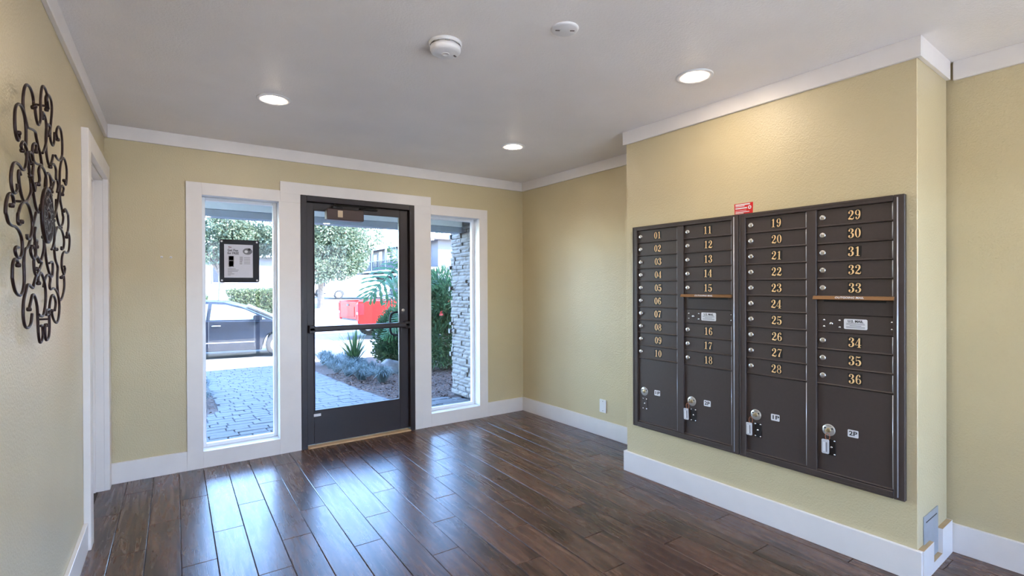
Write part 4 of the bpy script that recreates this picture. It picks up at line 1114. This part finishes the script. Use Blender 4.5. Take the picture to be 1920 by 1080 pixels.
# split leaf philodendron
t = empty('split_leaf_philodendron', (3.72, 8.75, g(8.75))); tag(t, 'split leaf philodendron with large lobed green leaves right of the door glass', 'plant')
def lobed(seed, L=.62):
    """deeply cut leaf: long wavy lobes on both sides of a midrib"""
    r_ = random.Random(seed); mb = MB()
    mb.box(-.006, .006, 0, L, -.004, .004)
    for sgn in (-1, 1):
        for j in range(8):
            y0 = L * (.05 + .112 * j); fl_ = L * .44 * math.sin(PI * (.22 + .70 * j / 8)) * r_.uniform(.85, 1.12)
            an = math.radians(8 + 7 * j + r_.uniform(-6, 6))
            dx, dy = sgn * math.cos(an), math.sin(an); nx, ny = -dy * sgn, dx * sgn
            top, bot = [], []
            for k in range(7):
                q = k / 6
                w = L * (.045 if k == 0 else (.052, .028, .05, .026, .044, .012)[k - 1])
                c = (dx * fl_ * q, y0 + dy * fl_ * q + .05 * L * q * q, -.16 * fl_ * q * q + .012 * math.sin(3 * q + seed))
                top.append((c[0] + nx * w * .6, c[1] + ny * w * .6 + .012 * L * (k % 2), c[2])); bot.append((c[0] - nx * w * .6, c[1] - ny * w * .6, c[2] - .006))
            mb.add(top + bot, [(k, k + 1, 7 + k + 1, 7 + k) for k in range(6)])
    mb.add([(0, L * .95, 0), (.035, L * 1.0, 0), (0, L * 1.12, -.02), (-.035, L * 1.0, 0)], [(0, 1, 2, 3)])
    return mb.mesh('lobed_leaf', M_LEAF_P)
lm_ = [lobed(k) for k in range(3)]
PH = [((3.54, 8.75, 1.76), (2.80, 8.55, 1.06)), ((3.62, 8.7, 1.30), (3.10, 8.42, 1.02)), ((3.58, 8.55, .85), (3.18, 8.30, .52)), ((3.66, 8.85, 1.80), (3.30, 8.65, 2.08)),
      ((3.78, 8.7, 1.62), (4.12, 8.3, 1.30)), ((3.72, 8.6, 1.15), (3.85, 8.05, .92)), ((3.7, 8.9, 1.45), (3.55, 9.5, 1.45)), ((3.80, 8.8, .95), (4.2, 8.75, .72)), ((3.66, 8.6, 1.5), (3.42, 8.1, 1.42)), ((3.6, 8.75, .62), (3.2, 8.75, .38))]
B_ = Vector((3.72, 8.75, g(8.75)))
t.location = B_
for k, (a, b) in enumerate(PH):
    a, b = Vector(a), Vector(b)
    d = (b - a); L = d.length; y_ = d.normalized()
    up_ = Vector((-.35, -.75, .55)); x_ = y_.cross(up_).normalized(); z_ = x_.cross(y_)
    o = link('lobed_leaf', lm_[k % 3], t)
    sc1 = L / .69
    o.matrix_local = Matrix(((x_.x * sc1, y_.x * sc1, z_.x * sc1, a.x - B_.x), (x_.y * sc1, y_.y * sc1, z_.y * sc1, a.y - B_.y), (x_.z * sc1, y_.z * sc1, z_.z * sc1, a.z - B_.z), (0, 0, 0, 1)))
    p = a - B_
    MB().tube(smooth_path([(random.uniform(-.05, .05), random.uniform(-.05, .05), .4), (p[0] * .4, p[1] * .4, p[2] * .8), p], 5), .011, 6).build('leaf_stalk', M_LEAF_P, t)
MB().tube([(0, 0, -.05), (.02, 0, .25), (.0, .02, .5)], [.06, .055, .04], 8).build('trunk', M_BARK, t)
# boulders
def boulder(loc, sx, sy, sz, seed, label):
    bm = bmesh.new(); bmesh.ops.create_icosphere(bm, subdivisions=3, radius=1)
    from mathutils import noise as mn
    for v in bm.verts:
        k = 1 + .28 * mn.noise(v.co * 1.3 + Vector((seed, 0, 0))) + .1 * mn.noise(v.co * 4 + Vector((0, seed, 0)))
        v.co = Vector((v.co.x * sx * k, v.co.y * sy * k, max(v.co.z, -.35) * sz * k))
    me = bpy.data.meshes.new('boulder'); bm.to_mesh(me); bm.free(); me.materials.append(M_STONE)
    for p in me.polygons: p.use_smooth = True
    return tag(link('boulder', me, None, loc), label, 'rock', 'bed boulders')
boulder((3.42, 8.9, g(9) + .07), .26, .2, .2, 1.3, 'grey boulder in the mulch below the lobed leaves')
boulder((4.45, 7.9, g(7.9) + .04), .22, .16, .13, 4.1, 'low boulder under the tall shrub in the right window')

# ------------------------------------------------------------------ trees, hedges
def tree(name, label, loc, trunk_h, clumps, n, l, seed, mat=M_LEAF_T):
    rnd = random.Random(seed)
    t = empty(name, loc); tag(t, label, 'tree', 'trees beyond the parking lot')
    mb = MB()
    for p, v in blob_pts(rnd, n, None, None, .5, clumps):
        leaf_quad(mb, p, v + Vector((rnd.uniform(-1, 1), rnd.uniform(-1, 1), rnd.uniform(-1, .6))), l * rnd.uniform(.6, 1.3), l * .6, rnd)
    o = mb.build('foliage', mat, t); o['kind'] = 'stuff'
    MB().tube(smooth_path([(0, 0, -.2), (.05, .05, trunk_h * .5), (0, 0, trunk_h)], 4), [.22 - .01 * k for k in range(9)], 8).build('trunk', M_BARK, t)
    for c, r in clumps:
        MB().tube(smooth_path([(0, 0, trunk_h * .85), Vector(c) * .55 + Vector((0, 0, trunk_h * .4)), Vector(c)], 4), [.10 - .008 * k for k in range(9)], 6).build('branch', M_BARK, t)
    return t
def clump_set(seed, n, cen, rad, r0):
    rnd = random.Random(seed); out = []
    for k in range(n):
        v = Vector((rnd.gauss(0, 1), rnd.gauss(0, 1), rnd.gauss(0, 1))).normalized() * rnd.uniform(.3, 1)
        r = r0 * rnd.uniform(.7, 1.2)
        out.append(((cen[0] + v.x * rad[0], cen[1] + v.y * rad[1], cen[2] + v.z * rad[2]), (r, r, r * .8)))
    return out
tree('broadleaf_tree', 'big pale leafed tree at the left of the door glass', (7.6, 31, g(31)), 2.2, clump_set(1, 24, (.3, 0, 4.0), (3.0, 1.8, 2.1), 1.15) + [((-.6, -1.2, 2.2), (1.0, .9, .7)), ((.7, -1.3, 2.4), (1.1, .9, .7)), ((1.6, -1.0, 2.7), (.9, .8, .6))], 28000, .19, 41)
tree('street_tree', 'pale leafed tree in the left window behind the notice', (2.6, 33, g(33)), 2.2, clump_set(2, 18, (.6, 0, 4.6), (2.8, 1.6, 1.5), 1.15), 17000, .19, 42)
tree('distant_tree', 'distant pale tree above the roof at the right of the door glass', (33, 84, g(84)), 4.0, clump_set(3, 12, (0, 0, 6.4), (5.0, 2.5, 1.8), 1.7), 5000, .34, 43)
tree('distant_round_tree', 'distant pale tree behind the roof in the middle of the door glass', (22.5, 80, g(80)), 4.0, clump_set(4, 10, (0, 0, 6.0), (3.2, 2.5, 2.0), 1.7), 5000, .34, 44)
tree('window_tree', 'pale tree crown high in the right window', (33, 62, g(62)), 3.0, clump_set(6, 10, (0, 0, 6.6), (2.5, 2.5, 1.4), 1.5), 4000, .30, 45)
def hedge(name, label, x0, x1, y, w, h, n, seed, mat):
    rnd = random.Random(seed)
    t = empty(name, ((x0 + x1) / 2, y, g(y))); tag(t, label, 'hedge')
    mb = MB()
    L = x1 - x0
    for _ in range(n):
        f_ = rnd.random()
        if f_ < .55: p = Vector((rnd.uniform(-L / 2, L / 2), -w / 2 + rnd.gauss(0, .05), rnd.uniform(0.02, h)))
        else: p = Vector((rnd.uniform(-L / 2, L / 2), rnd.uniform(-w / 2, w / 2), h + rnd.gauss(0, .06)))
        leaf_quad(mb, p, Vector((rnd.uniform(-1, 1), rnd.uniform(-1.2, .3), rnd.uniform(-.3, 1))), .14, .08, rnd)
    o = mb.build('foliage', mat, t); o['kind'] = 'stuff'
    MB().box(-L / 2 + .1, L / 2 - .1, -w / 2 + .1, w / 2, -.02, h - .08, c=.05).build('inner_branches', M_BARK, t)
M_HEDGE = mat_leaf('hedge_leaf', lin(54, 70, 46), lin(112, 122, 86), .3)
hedge('clipped_hedge', 'clipped pale hedge in the left window right of the tree trunk', 2.5, 5.0, 28.0, 1.0, 1.15, 4200, 51, M_HEDGE)
hedge('low_hedge', 'low clipped hedge at the left edge of the left window', .1, 1.7, 29.5, .9, .8, 1600, 52, M_HEDGE)

# ------------------------------------------------------------------ vehicles
M_TYRE = mat_simple('tyre_rubber', lin(40, 40, 42), .8)
M_RIM = mat_simple('alloy_rim', lin(196, 198, 202), .3, .7)
M_CGLASS = mat_simple('car_window_glass', lin(120, 140, 156), .06, 0, spec=.9)
M_LAMP_W = mat_simple('headlamp_glass', lin(220, 224, 228), .12)
M_LAMP_R = mat_simple('tail_lamp_red', lin(180, 30, 36), .15)
M_BUMP = mat_simple('grey_bumper', lin(70, 72, 76), .6)
def arch(cx, r, z0, n=9):
    """points of a wheel arch from right to left seen along the body's bottom edge"""
    return [(cx + r * math.cos(a), max(z0, .31 + r * math.sin(a))) for a in [PI * k / n for k in range(n + 1)]]
def wheel(parent, x, y, side, r=.31):
    M = Matrix.Translation((x, y, r)) @ Matrix.Rotation(side * PI / 2, 4, 'X')
    w = MB().lathe([(r * .62, .10), (r * .9, .105), (r, .07), (r, -.07), (r * .9, -.10), (r * .62, -.09)], 28, M=M).build('tyre', M_TYRE, parent)
    mb = MB().lathe([(0, .095), (r * .14, .10), (r * .16, .07), (r * .18, .06)], 20, M=M).lathe([(r * .55, .07), (r * .62, .10), (r * .64, .085)], 28, M=M)
    for k in range(7):
        mb.box(-r * .06, r * .06, r * .12, r * .58, .055, .085, c=.004, M=M @ Matrix.Rotation(2 * PI * k / 7, 4, 'Z'))
    mb.lathe([(0, .02), (r * .6, .02)], 20, M=M)
    mb.build('rim', M_RIM, w)
def loft_body(name, prof, half, mat, parent, inset=.06, belt=None, tumble=0.0):
    """side profile (x,z) swept across the car's width with softened edges; narrower towards the top when tumble is set"""
    n = len(prof); cxm = sum(p[0] for p in prof) / n; czm = sum(p[1] for p in prof) / n
    secs = [(-half, inset), (-half + inset * .5, inset * .3), (-half + inset * 1.6, 0), (0, 0), (half - inset * 1.6, 0), (half - inset * .5, inset * .3), (half, inset)]
    vs, fs = [], []
    for yy, ins in secs:
        for x, z in prof:
            dx, dz = x - cxm, z - czm; l = math.hypot(dx, dz) or 1
            k = max(0, (l - ins)) / l
            zz = czm + dz * k
            t_ = 1 - tumble * max(0, zz - (belt or 9))
            vs.append((cxm + dx * k, yy * t_, zz))
    m = len(secs)
    for i in range(m - 1):
        for j in range(n):
            j2 = (j + 1) % n; fs.append((i * n + j, i * n + j2, (i + 1) * n + j2, (i + 1) * n + j))
    fs.append(tuple(range(n))); fs.append(tuple((m - 1) * n + k for k in range(n))[::-1])
    me = MB().add(vs, fs, 0, True)
    o = me.build(name, mat, parent)
    bm = bmesh.new(); bm.from_mesh(o.data); bmesh.ops.triangulate(bm, faces=[f for f in bm.faces if len(f.verts) > 4]); bm.to_mesh(o.data); bm.free()
    o.data.set_sharp_from_angle(angle=math.radians(38))
    return o
def side_panes(parent, polys, yfun, mat=M_CGLASS):
    for sgn in (-1, 1):
        for poly in polys:
            MB().add([(x, sgn * yfun(z), z) for x, z in poly], [tuple(range(len(poly)))]).build('side_window', mat, parent)
def hatchback(name, label, loc, rz, paint, group=None):
    """front towards local +x"""
    t = empty(name, loc, rz); tag(t, label, 'car', group)
    W_ = .86
    low = arch(1.28, .36, .2) ; low2 = arch(-1.25, .36, .2)
    prof = [(2.0, .30), (2.05, .48), (1.98, .66), (1.75, .80), (1.15, .93), (.4, .96), (-.6, .98), (-1.5, .99), (-1.85, .92), (-1.95, .70), (-1.98, .45), (-1.9, .26)] + low2[::-1] + [(-.85, .19), (.88, .19)] + low[::-1]
    bd = loft_body('body', prof, W_, paint, t, .05)
    cab = [(1.25, .90), (.45, 1.30), (.05, 1.42), (-.5, 1.455), (-1.1, 1.41), (-1.6, 1.22), (-1.88, .93)]
    loft_body('cabin', cab, W_ - .04, paint, t, .05, .95, .32)
    yf = lambda z: (W_ - .04) * (1 - .32 * max(0, z - .95)) + .004
    side_panes(t, [[(.98, .97), (.52, 1.22), (.10, 1.345), (-.22, 1.37), (-.26, .98)], [(-.34, .98), (-.30, 1.375), (-.62, 1.38), (-1.02, 1.34), (-1.15, .99)], [(-1.22, 1.0), (-1.10, 1.32), (-1.46, 1.19), (-1.6, 1.0)]], yf)
    mb = MB().add([(1.20, -.60, .95), (1.20, .60, .95), (.50, .55, 1.31), (.50, -.55, 1.31)], [(0, 1, 2, 3)], 0, False, Matrix.Translation((.03, 0, .02))).build('windscreen', M_CGLASS, t)
    MB().add([(-1.86, -.55, .98), (-1.86, .55, .98), (-1.55, .5, 1.26), (-1.55, -.5, 1.26)], [(0, 1, 2, 3)], 0, False, Matrix.Translation((-.05, 0, .02))).build('rear_window', M_CGLASS, t)
    for sx in (1.28, -1.25):
        for sd_ in (1, -1): wheel(t, sx, sd_ * (W_ - .10), -sd_)
    for sd_ in (1, -1):
        for x in (-.12, -1.0):
            MB().tube(smooth_path([(x - .09, sd_ * (W_ + .0), .83), (x - .05, sd_ * (W_ + .03), .835), (x + .05, sd_ * (W_ + .03), .835), (x + .09, sd_ * (W_ + .0), .83)], 4), .012, 8).build('door_handle', M_RIM, t)
        for x0 in (.72, -.28):
            MB().box(x0 - .004, x0 + .004, sd_ * (W_ + .0005) - .002, sd_ * (W_ + .0005) + .002, .30, .95).build('door_seam', M_BUMP, t)
        mb = MB().prism(rounded(.20, .13, .04, 4, .80, 1.02), sd_ * (W_ + .0), sd_ * (W_ + .11), 'y').build('wing_mirror', paint, t)
        MB().box(-.7, .72, sd_ * (W_ + .002) - .006, sd_ * (W_ + .002) + .006, .40, .425, c=.003).build('side_moulding', M_RIM, t)
        MB().prism([(1.55, .70), (1.95, .62), (1.90, .74), (1.70, .80)], sd_ * (W_ - .12), sd_ * (W_ - .005), 'y').build('headlamp', M_LAMP_W, t)
        MB().prism([(-1.96, .66), (-1.78, .66), (-1.80, .90), (-1.90, .88)], sd_ * (W_ - .14), sd_ * (W_ - .005), 'y').build('tail_lamp', M_LAMP_R, t)
    return t
P_GREY = mat_simple('dark_blue_grey_car_paint', lin(24, 28, 38), .25, 0, coat=.2, spec=.35, var=.03)
P_WHITE = mat_simple('white_car_paint', lin(232, 234, 236), .25, coat=.6, var=.01)
P_RED = mat_simple('red_truck_paint', lin(176, 18, 16), .4, coat=.0, spec=.2, var=.02)
hatchback('hatchback_car', 'dark grey hatchback parked beyond the left window', (1.28, 15.05, -.45), math.radians(-10), P_GREY)
hatchback('white_sedan', 'small white car far off at the left edge of the door glass', (9.0, 42.5, g(42.5)), math.radians(-8), P_WHITE)
# white van
def van(loc, rz):
    t = empty('white_van', loc, rz); tag(t, 'white van parked far off behind the red truck', 'van')
    prof = [(2.3, .35), (2.35, .85), (2.2, 1.05), (1.65, 1.2), (1.15, 1.75), (.9, 1.86), (-2.2, 1.88), (-2.35, 1.75), (-2.4, .9), (-2.36, .32)] + arch(-1.45, .40, .24)[::-1] + [(-.9, .22), (.95, .22)] + arch(1.5, .40, .24)[::-1]
    loft_body('body', prof, .95, P_WHITE, t, .06, 1.1, .12)
    yf = lambda z: .95 * (1 - .12 * max(0, z - 1.1)) + .004
    side_panes(t, [[(1.5, 1.25), (1.12, 1.66), (.62, 1.68), (.6, 1.22)]], yf)
    for sx in (1.5, -1.45):
        for sd_ in (1, -1): wheel(t, sx, sd_ * .85, -sd_, .35)
    for sd_ in (1, -1):
        MB().box(.55, .558, sd_ * .953 - .002, sd_ * .953 + .002, .35, 1.7).build('door_seam', M_BUMP, t)
        MB().box(.2, .4, sd_ * .955 - .015, sd_ * .955 + .015, 1.05, 1.09, c=.006).build('door_handle', M_BUMP, t)
    MB().box(2.25, 2.42, -.85, .85, .34, .55, c=.03).build('bumper', M_BUMP, t)
van((12.4, 39.0, g(39.0)), math.radians(-14))
# red pickup, tail towards the viewer; front towards local +x
def pickup(loc, rz):
    t = empty('red_pickup_truck', loc, rz); tag(t, 'red pickup truck with its tailgate towards the glass door', 'truck')
    bedp = [(2.1, .48), (2.1, 1.30), (-.0, 1.32), (0, .55)] 
    prof = [(.0, .58), (.0, 1.28), (.05, 1.32), (2.1, 1.30), (2.1, .50), (1.55, .46)] + arch(1.05, .44, .46) [0:]  + [(.5, .46)]
    for sd_ in (1, -1):
        pts = [(.0, .58), (.0, 1.30), (2.1, 1.32), (2.1, .50), (1.62, .48)] + [(1.08 + .44 * math.cos(a), .42 + .44 * math.sin(a)) for a in [PI * k / 9 for k in range(1, 9)]] + [(.55, .48)]
        MB().prism(pts, sd_ * .80, sd_ * .96, 'y').build('bed_side', P_RED, t)
        MB().box(-.012, .20, sd_ * .875 - .09, sd_ * .875 + .092, .84, 1.24, c=.012).build('tail_lamp', M_LAMP_R, t)
        MB().box(-.016, .10, sd_ * .875 - .07, sd_ * .875 + .07, .86, .95, c=.01).build('reversing_lamp', M_LAMP_W, t)
        MB().box(.02, 2.05, sd_ * .93 - .035, sd_ * .93 + .035, 1.31, 1.335, c=.01).build('bed_rail', M_BUMP, t)
    MB().box(-.0, .05, -.78, .78, .70, 1.29, c=.012).build('tailgate', P_RED, t)
    MB().box(-.012, -.0, -.60, .60, .78, 1.12, c=.004).build('tailgate_panel', P_RED, t)
    MB().box(-.02, .0, -.10, .10, 1.14, 1.20, c=.004).build('tailgate_handle', M_BUMP, t)
    MB().box(.05, 2.1, -.80, .80, .62, .70).build('bed_floor', M_BUMP, t)
    MB().box(-.16, .02, -.93, .93, .46, .66, c=.03).build('bumper', M_RIM, t)
    MB().box(-.165, -.158, -.15, .15, .50, .62).build('licence_plate', M_LABEL, t)
    cab = [(2.12, .50), (2.12, 1.32), (2.2, 1.36), (2.35, 1.82), (2.6, 1.88), (3.5, 1.85), (4.15, 1.36), (5.2, 1.24), (5.35, 1.05), (5.35, .5), (5.0, .46)] + [(4.55 + .44 * math.cos(a), .42 + .44 * math.sin(a)) for a in [PI * k / 9 for k in range(0, 10)]] + [(4.0, .46)]
    loft_body('cab', cab, .96, P_RED, t, .05, 1.3, .25)
    yf = lambda z: .96 * (1 - .25 * max(0, z - 1.3)) + .004
    side_panes(t, [[(2.45, 1.38), (2.5, 1.78), (3.1, 1.78), (3.1, 1.37)], [(3.18, 1.37), (3.18, 1.78), (3.5, 1.75), (3.95, 1.38)]], yf)
    MB().add([(2.2, -.65, 1.40), (2.2, .65, 1.40), (2.33, .6, 1.78), (2.33, -.6, 1.78)], [(0, 1, 2, 3)], 0, False, Matrix.Translation((-.02, 0, 0))).build('rear_window', M_CGLASS, t)
    for sx in (1.08, 4.55):
        for sd_ in (1, -1): wheel(t, sx, sd_ * .86, -sd_, .39)
pickup((5.15, 17.26, -.45), math.radians(3))

# ------------------------------------------------------------------ buildings across the lot
M_BWALL = mat_simple('pale_stucco', lin(92, 91, 96), .85, var=.03)
M_BROOF = mat_simple('pale_shingle_roof', lin(170, 162, 154), .85, var=.06)
M_BWIN = mat_simple('dark_window_glass', lin(34, 40, 50), .4)
M_BRAIL = mat_simple('grey_railing', lin(52, 56, 64), .6)
M_BTRIM = mat_simple('white_building_trim', lin(140, 138, 140), .7)
def house(name, label, loc, rz, L, D, h, storeys, roof_h, over, wins, balcony=False, wall=None):
    t = empty(name, loc, rz); tag(t, label, 'building', 'buildings beyond the parking lot')
    MB().box(0, L, 0, D, -.5, h, c=.01).build('wall', wall or M_BWALL, t)
    MB().prism([(-over, h), (D + over, h), (D / 2, h + roof_h)], -over, L + over, 'x').build('roof', M_BROOF, t)
    MB().box(-over, L + over, -over - .06, -over + .02, h - .18, h + .06).build('gutter', M_BTRIM, t)
    for (x, z, w, hh, nm) in wins:
        f_ = MB().box(x - .08, x + w + .08, -.06, .0, z - .08, z + hh + .08).build(nm, M_BTRIM, t)
        MB().box(x, x + w, -.075, -.06, z, z + hh).build('pane', M_BWIN, f_)
    if balcony:
        MB().box(0, L, -1.4, 0, h / 2 - .15, h / 2 + .05).build('balcony_floor', M_BTRIM, t)
        MB().box(0, L, -1.4, -1.34, h / 2 + .98, h / 2 + 1.06).build('balcony_rail', M_BRAIL, t)
        me = MB().box(-.03, .03, -.03, .03, 0, .95).mesh('baluster', M_BRAIL)
        k = 0.1
        while k < L:
            link('baluster', me, t, (k, -1.37, h / 2 + .05)); k += .32
        for k in range(int(L // 4) + 1):
            MB().box(k * 4 + .02, k * 4 + .16, -1.4, -1.26, -.5, h - .1).build('post', M_BTRIM, t)
        MB().prism([(-2.4, h / 2 - .55), (0, h / 2 - .15), (0, h / 2 - .25), (-2.4, h / 2 - .65)], -.3, L + .3, 'x').build('lower_roof', M_BROOF, t)
W2 = []
for k in range(6):
    b_ = 1.0 + 4.0 * k
    W2 += [(b_, 3.2, .9, 1.1, 'window'), (b_ + 1.7, 2.6, .9, 2.0, 'entrance_door'), (b_, .7, .9, 1.1, 'window'), (b_ + 1.7, 0.0, .9, 2.0, 'entrance_door')]
house('apartment_building', 'pale two storey building with a balcony in the upper right of the door glass', (19.4, 64, g(64)), math.radians(-90), 25, 9, 4.9, 2, 1.5, .8, W2, True)
house('low_building', 'plain white building behind the trees in the left window', (-6, 44, g(44)), math.radians(4), 17, 8, 3.4, 1, 1.1, .6, [(3, 1.2, 1.6, 1.2, 'window'), (9, 1.2, 1.6, 1.2, 'window'), (14, 1.2, 1.6, 1.2, 'window')])
house('row_building', 'low building behind the white van and under the tree, wall coloured dark blue for shade', (11.9, 60, g(60)), math.radians(0), 4.8, 5, 2.7, 1, .7, .3, [(.5, .8, .8, 1.0, 'window'), (1.9, .2, .8, 1.7, 'entrance_door'), (3.4, .8, .8, 1.0, 'window')], wall=mat_simple('shade_tinted_siding', lin(22, 26, 38), .8))  # dark blue wall colour stands in for shade on this front
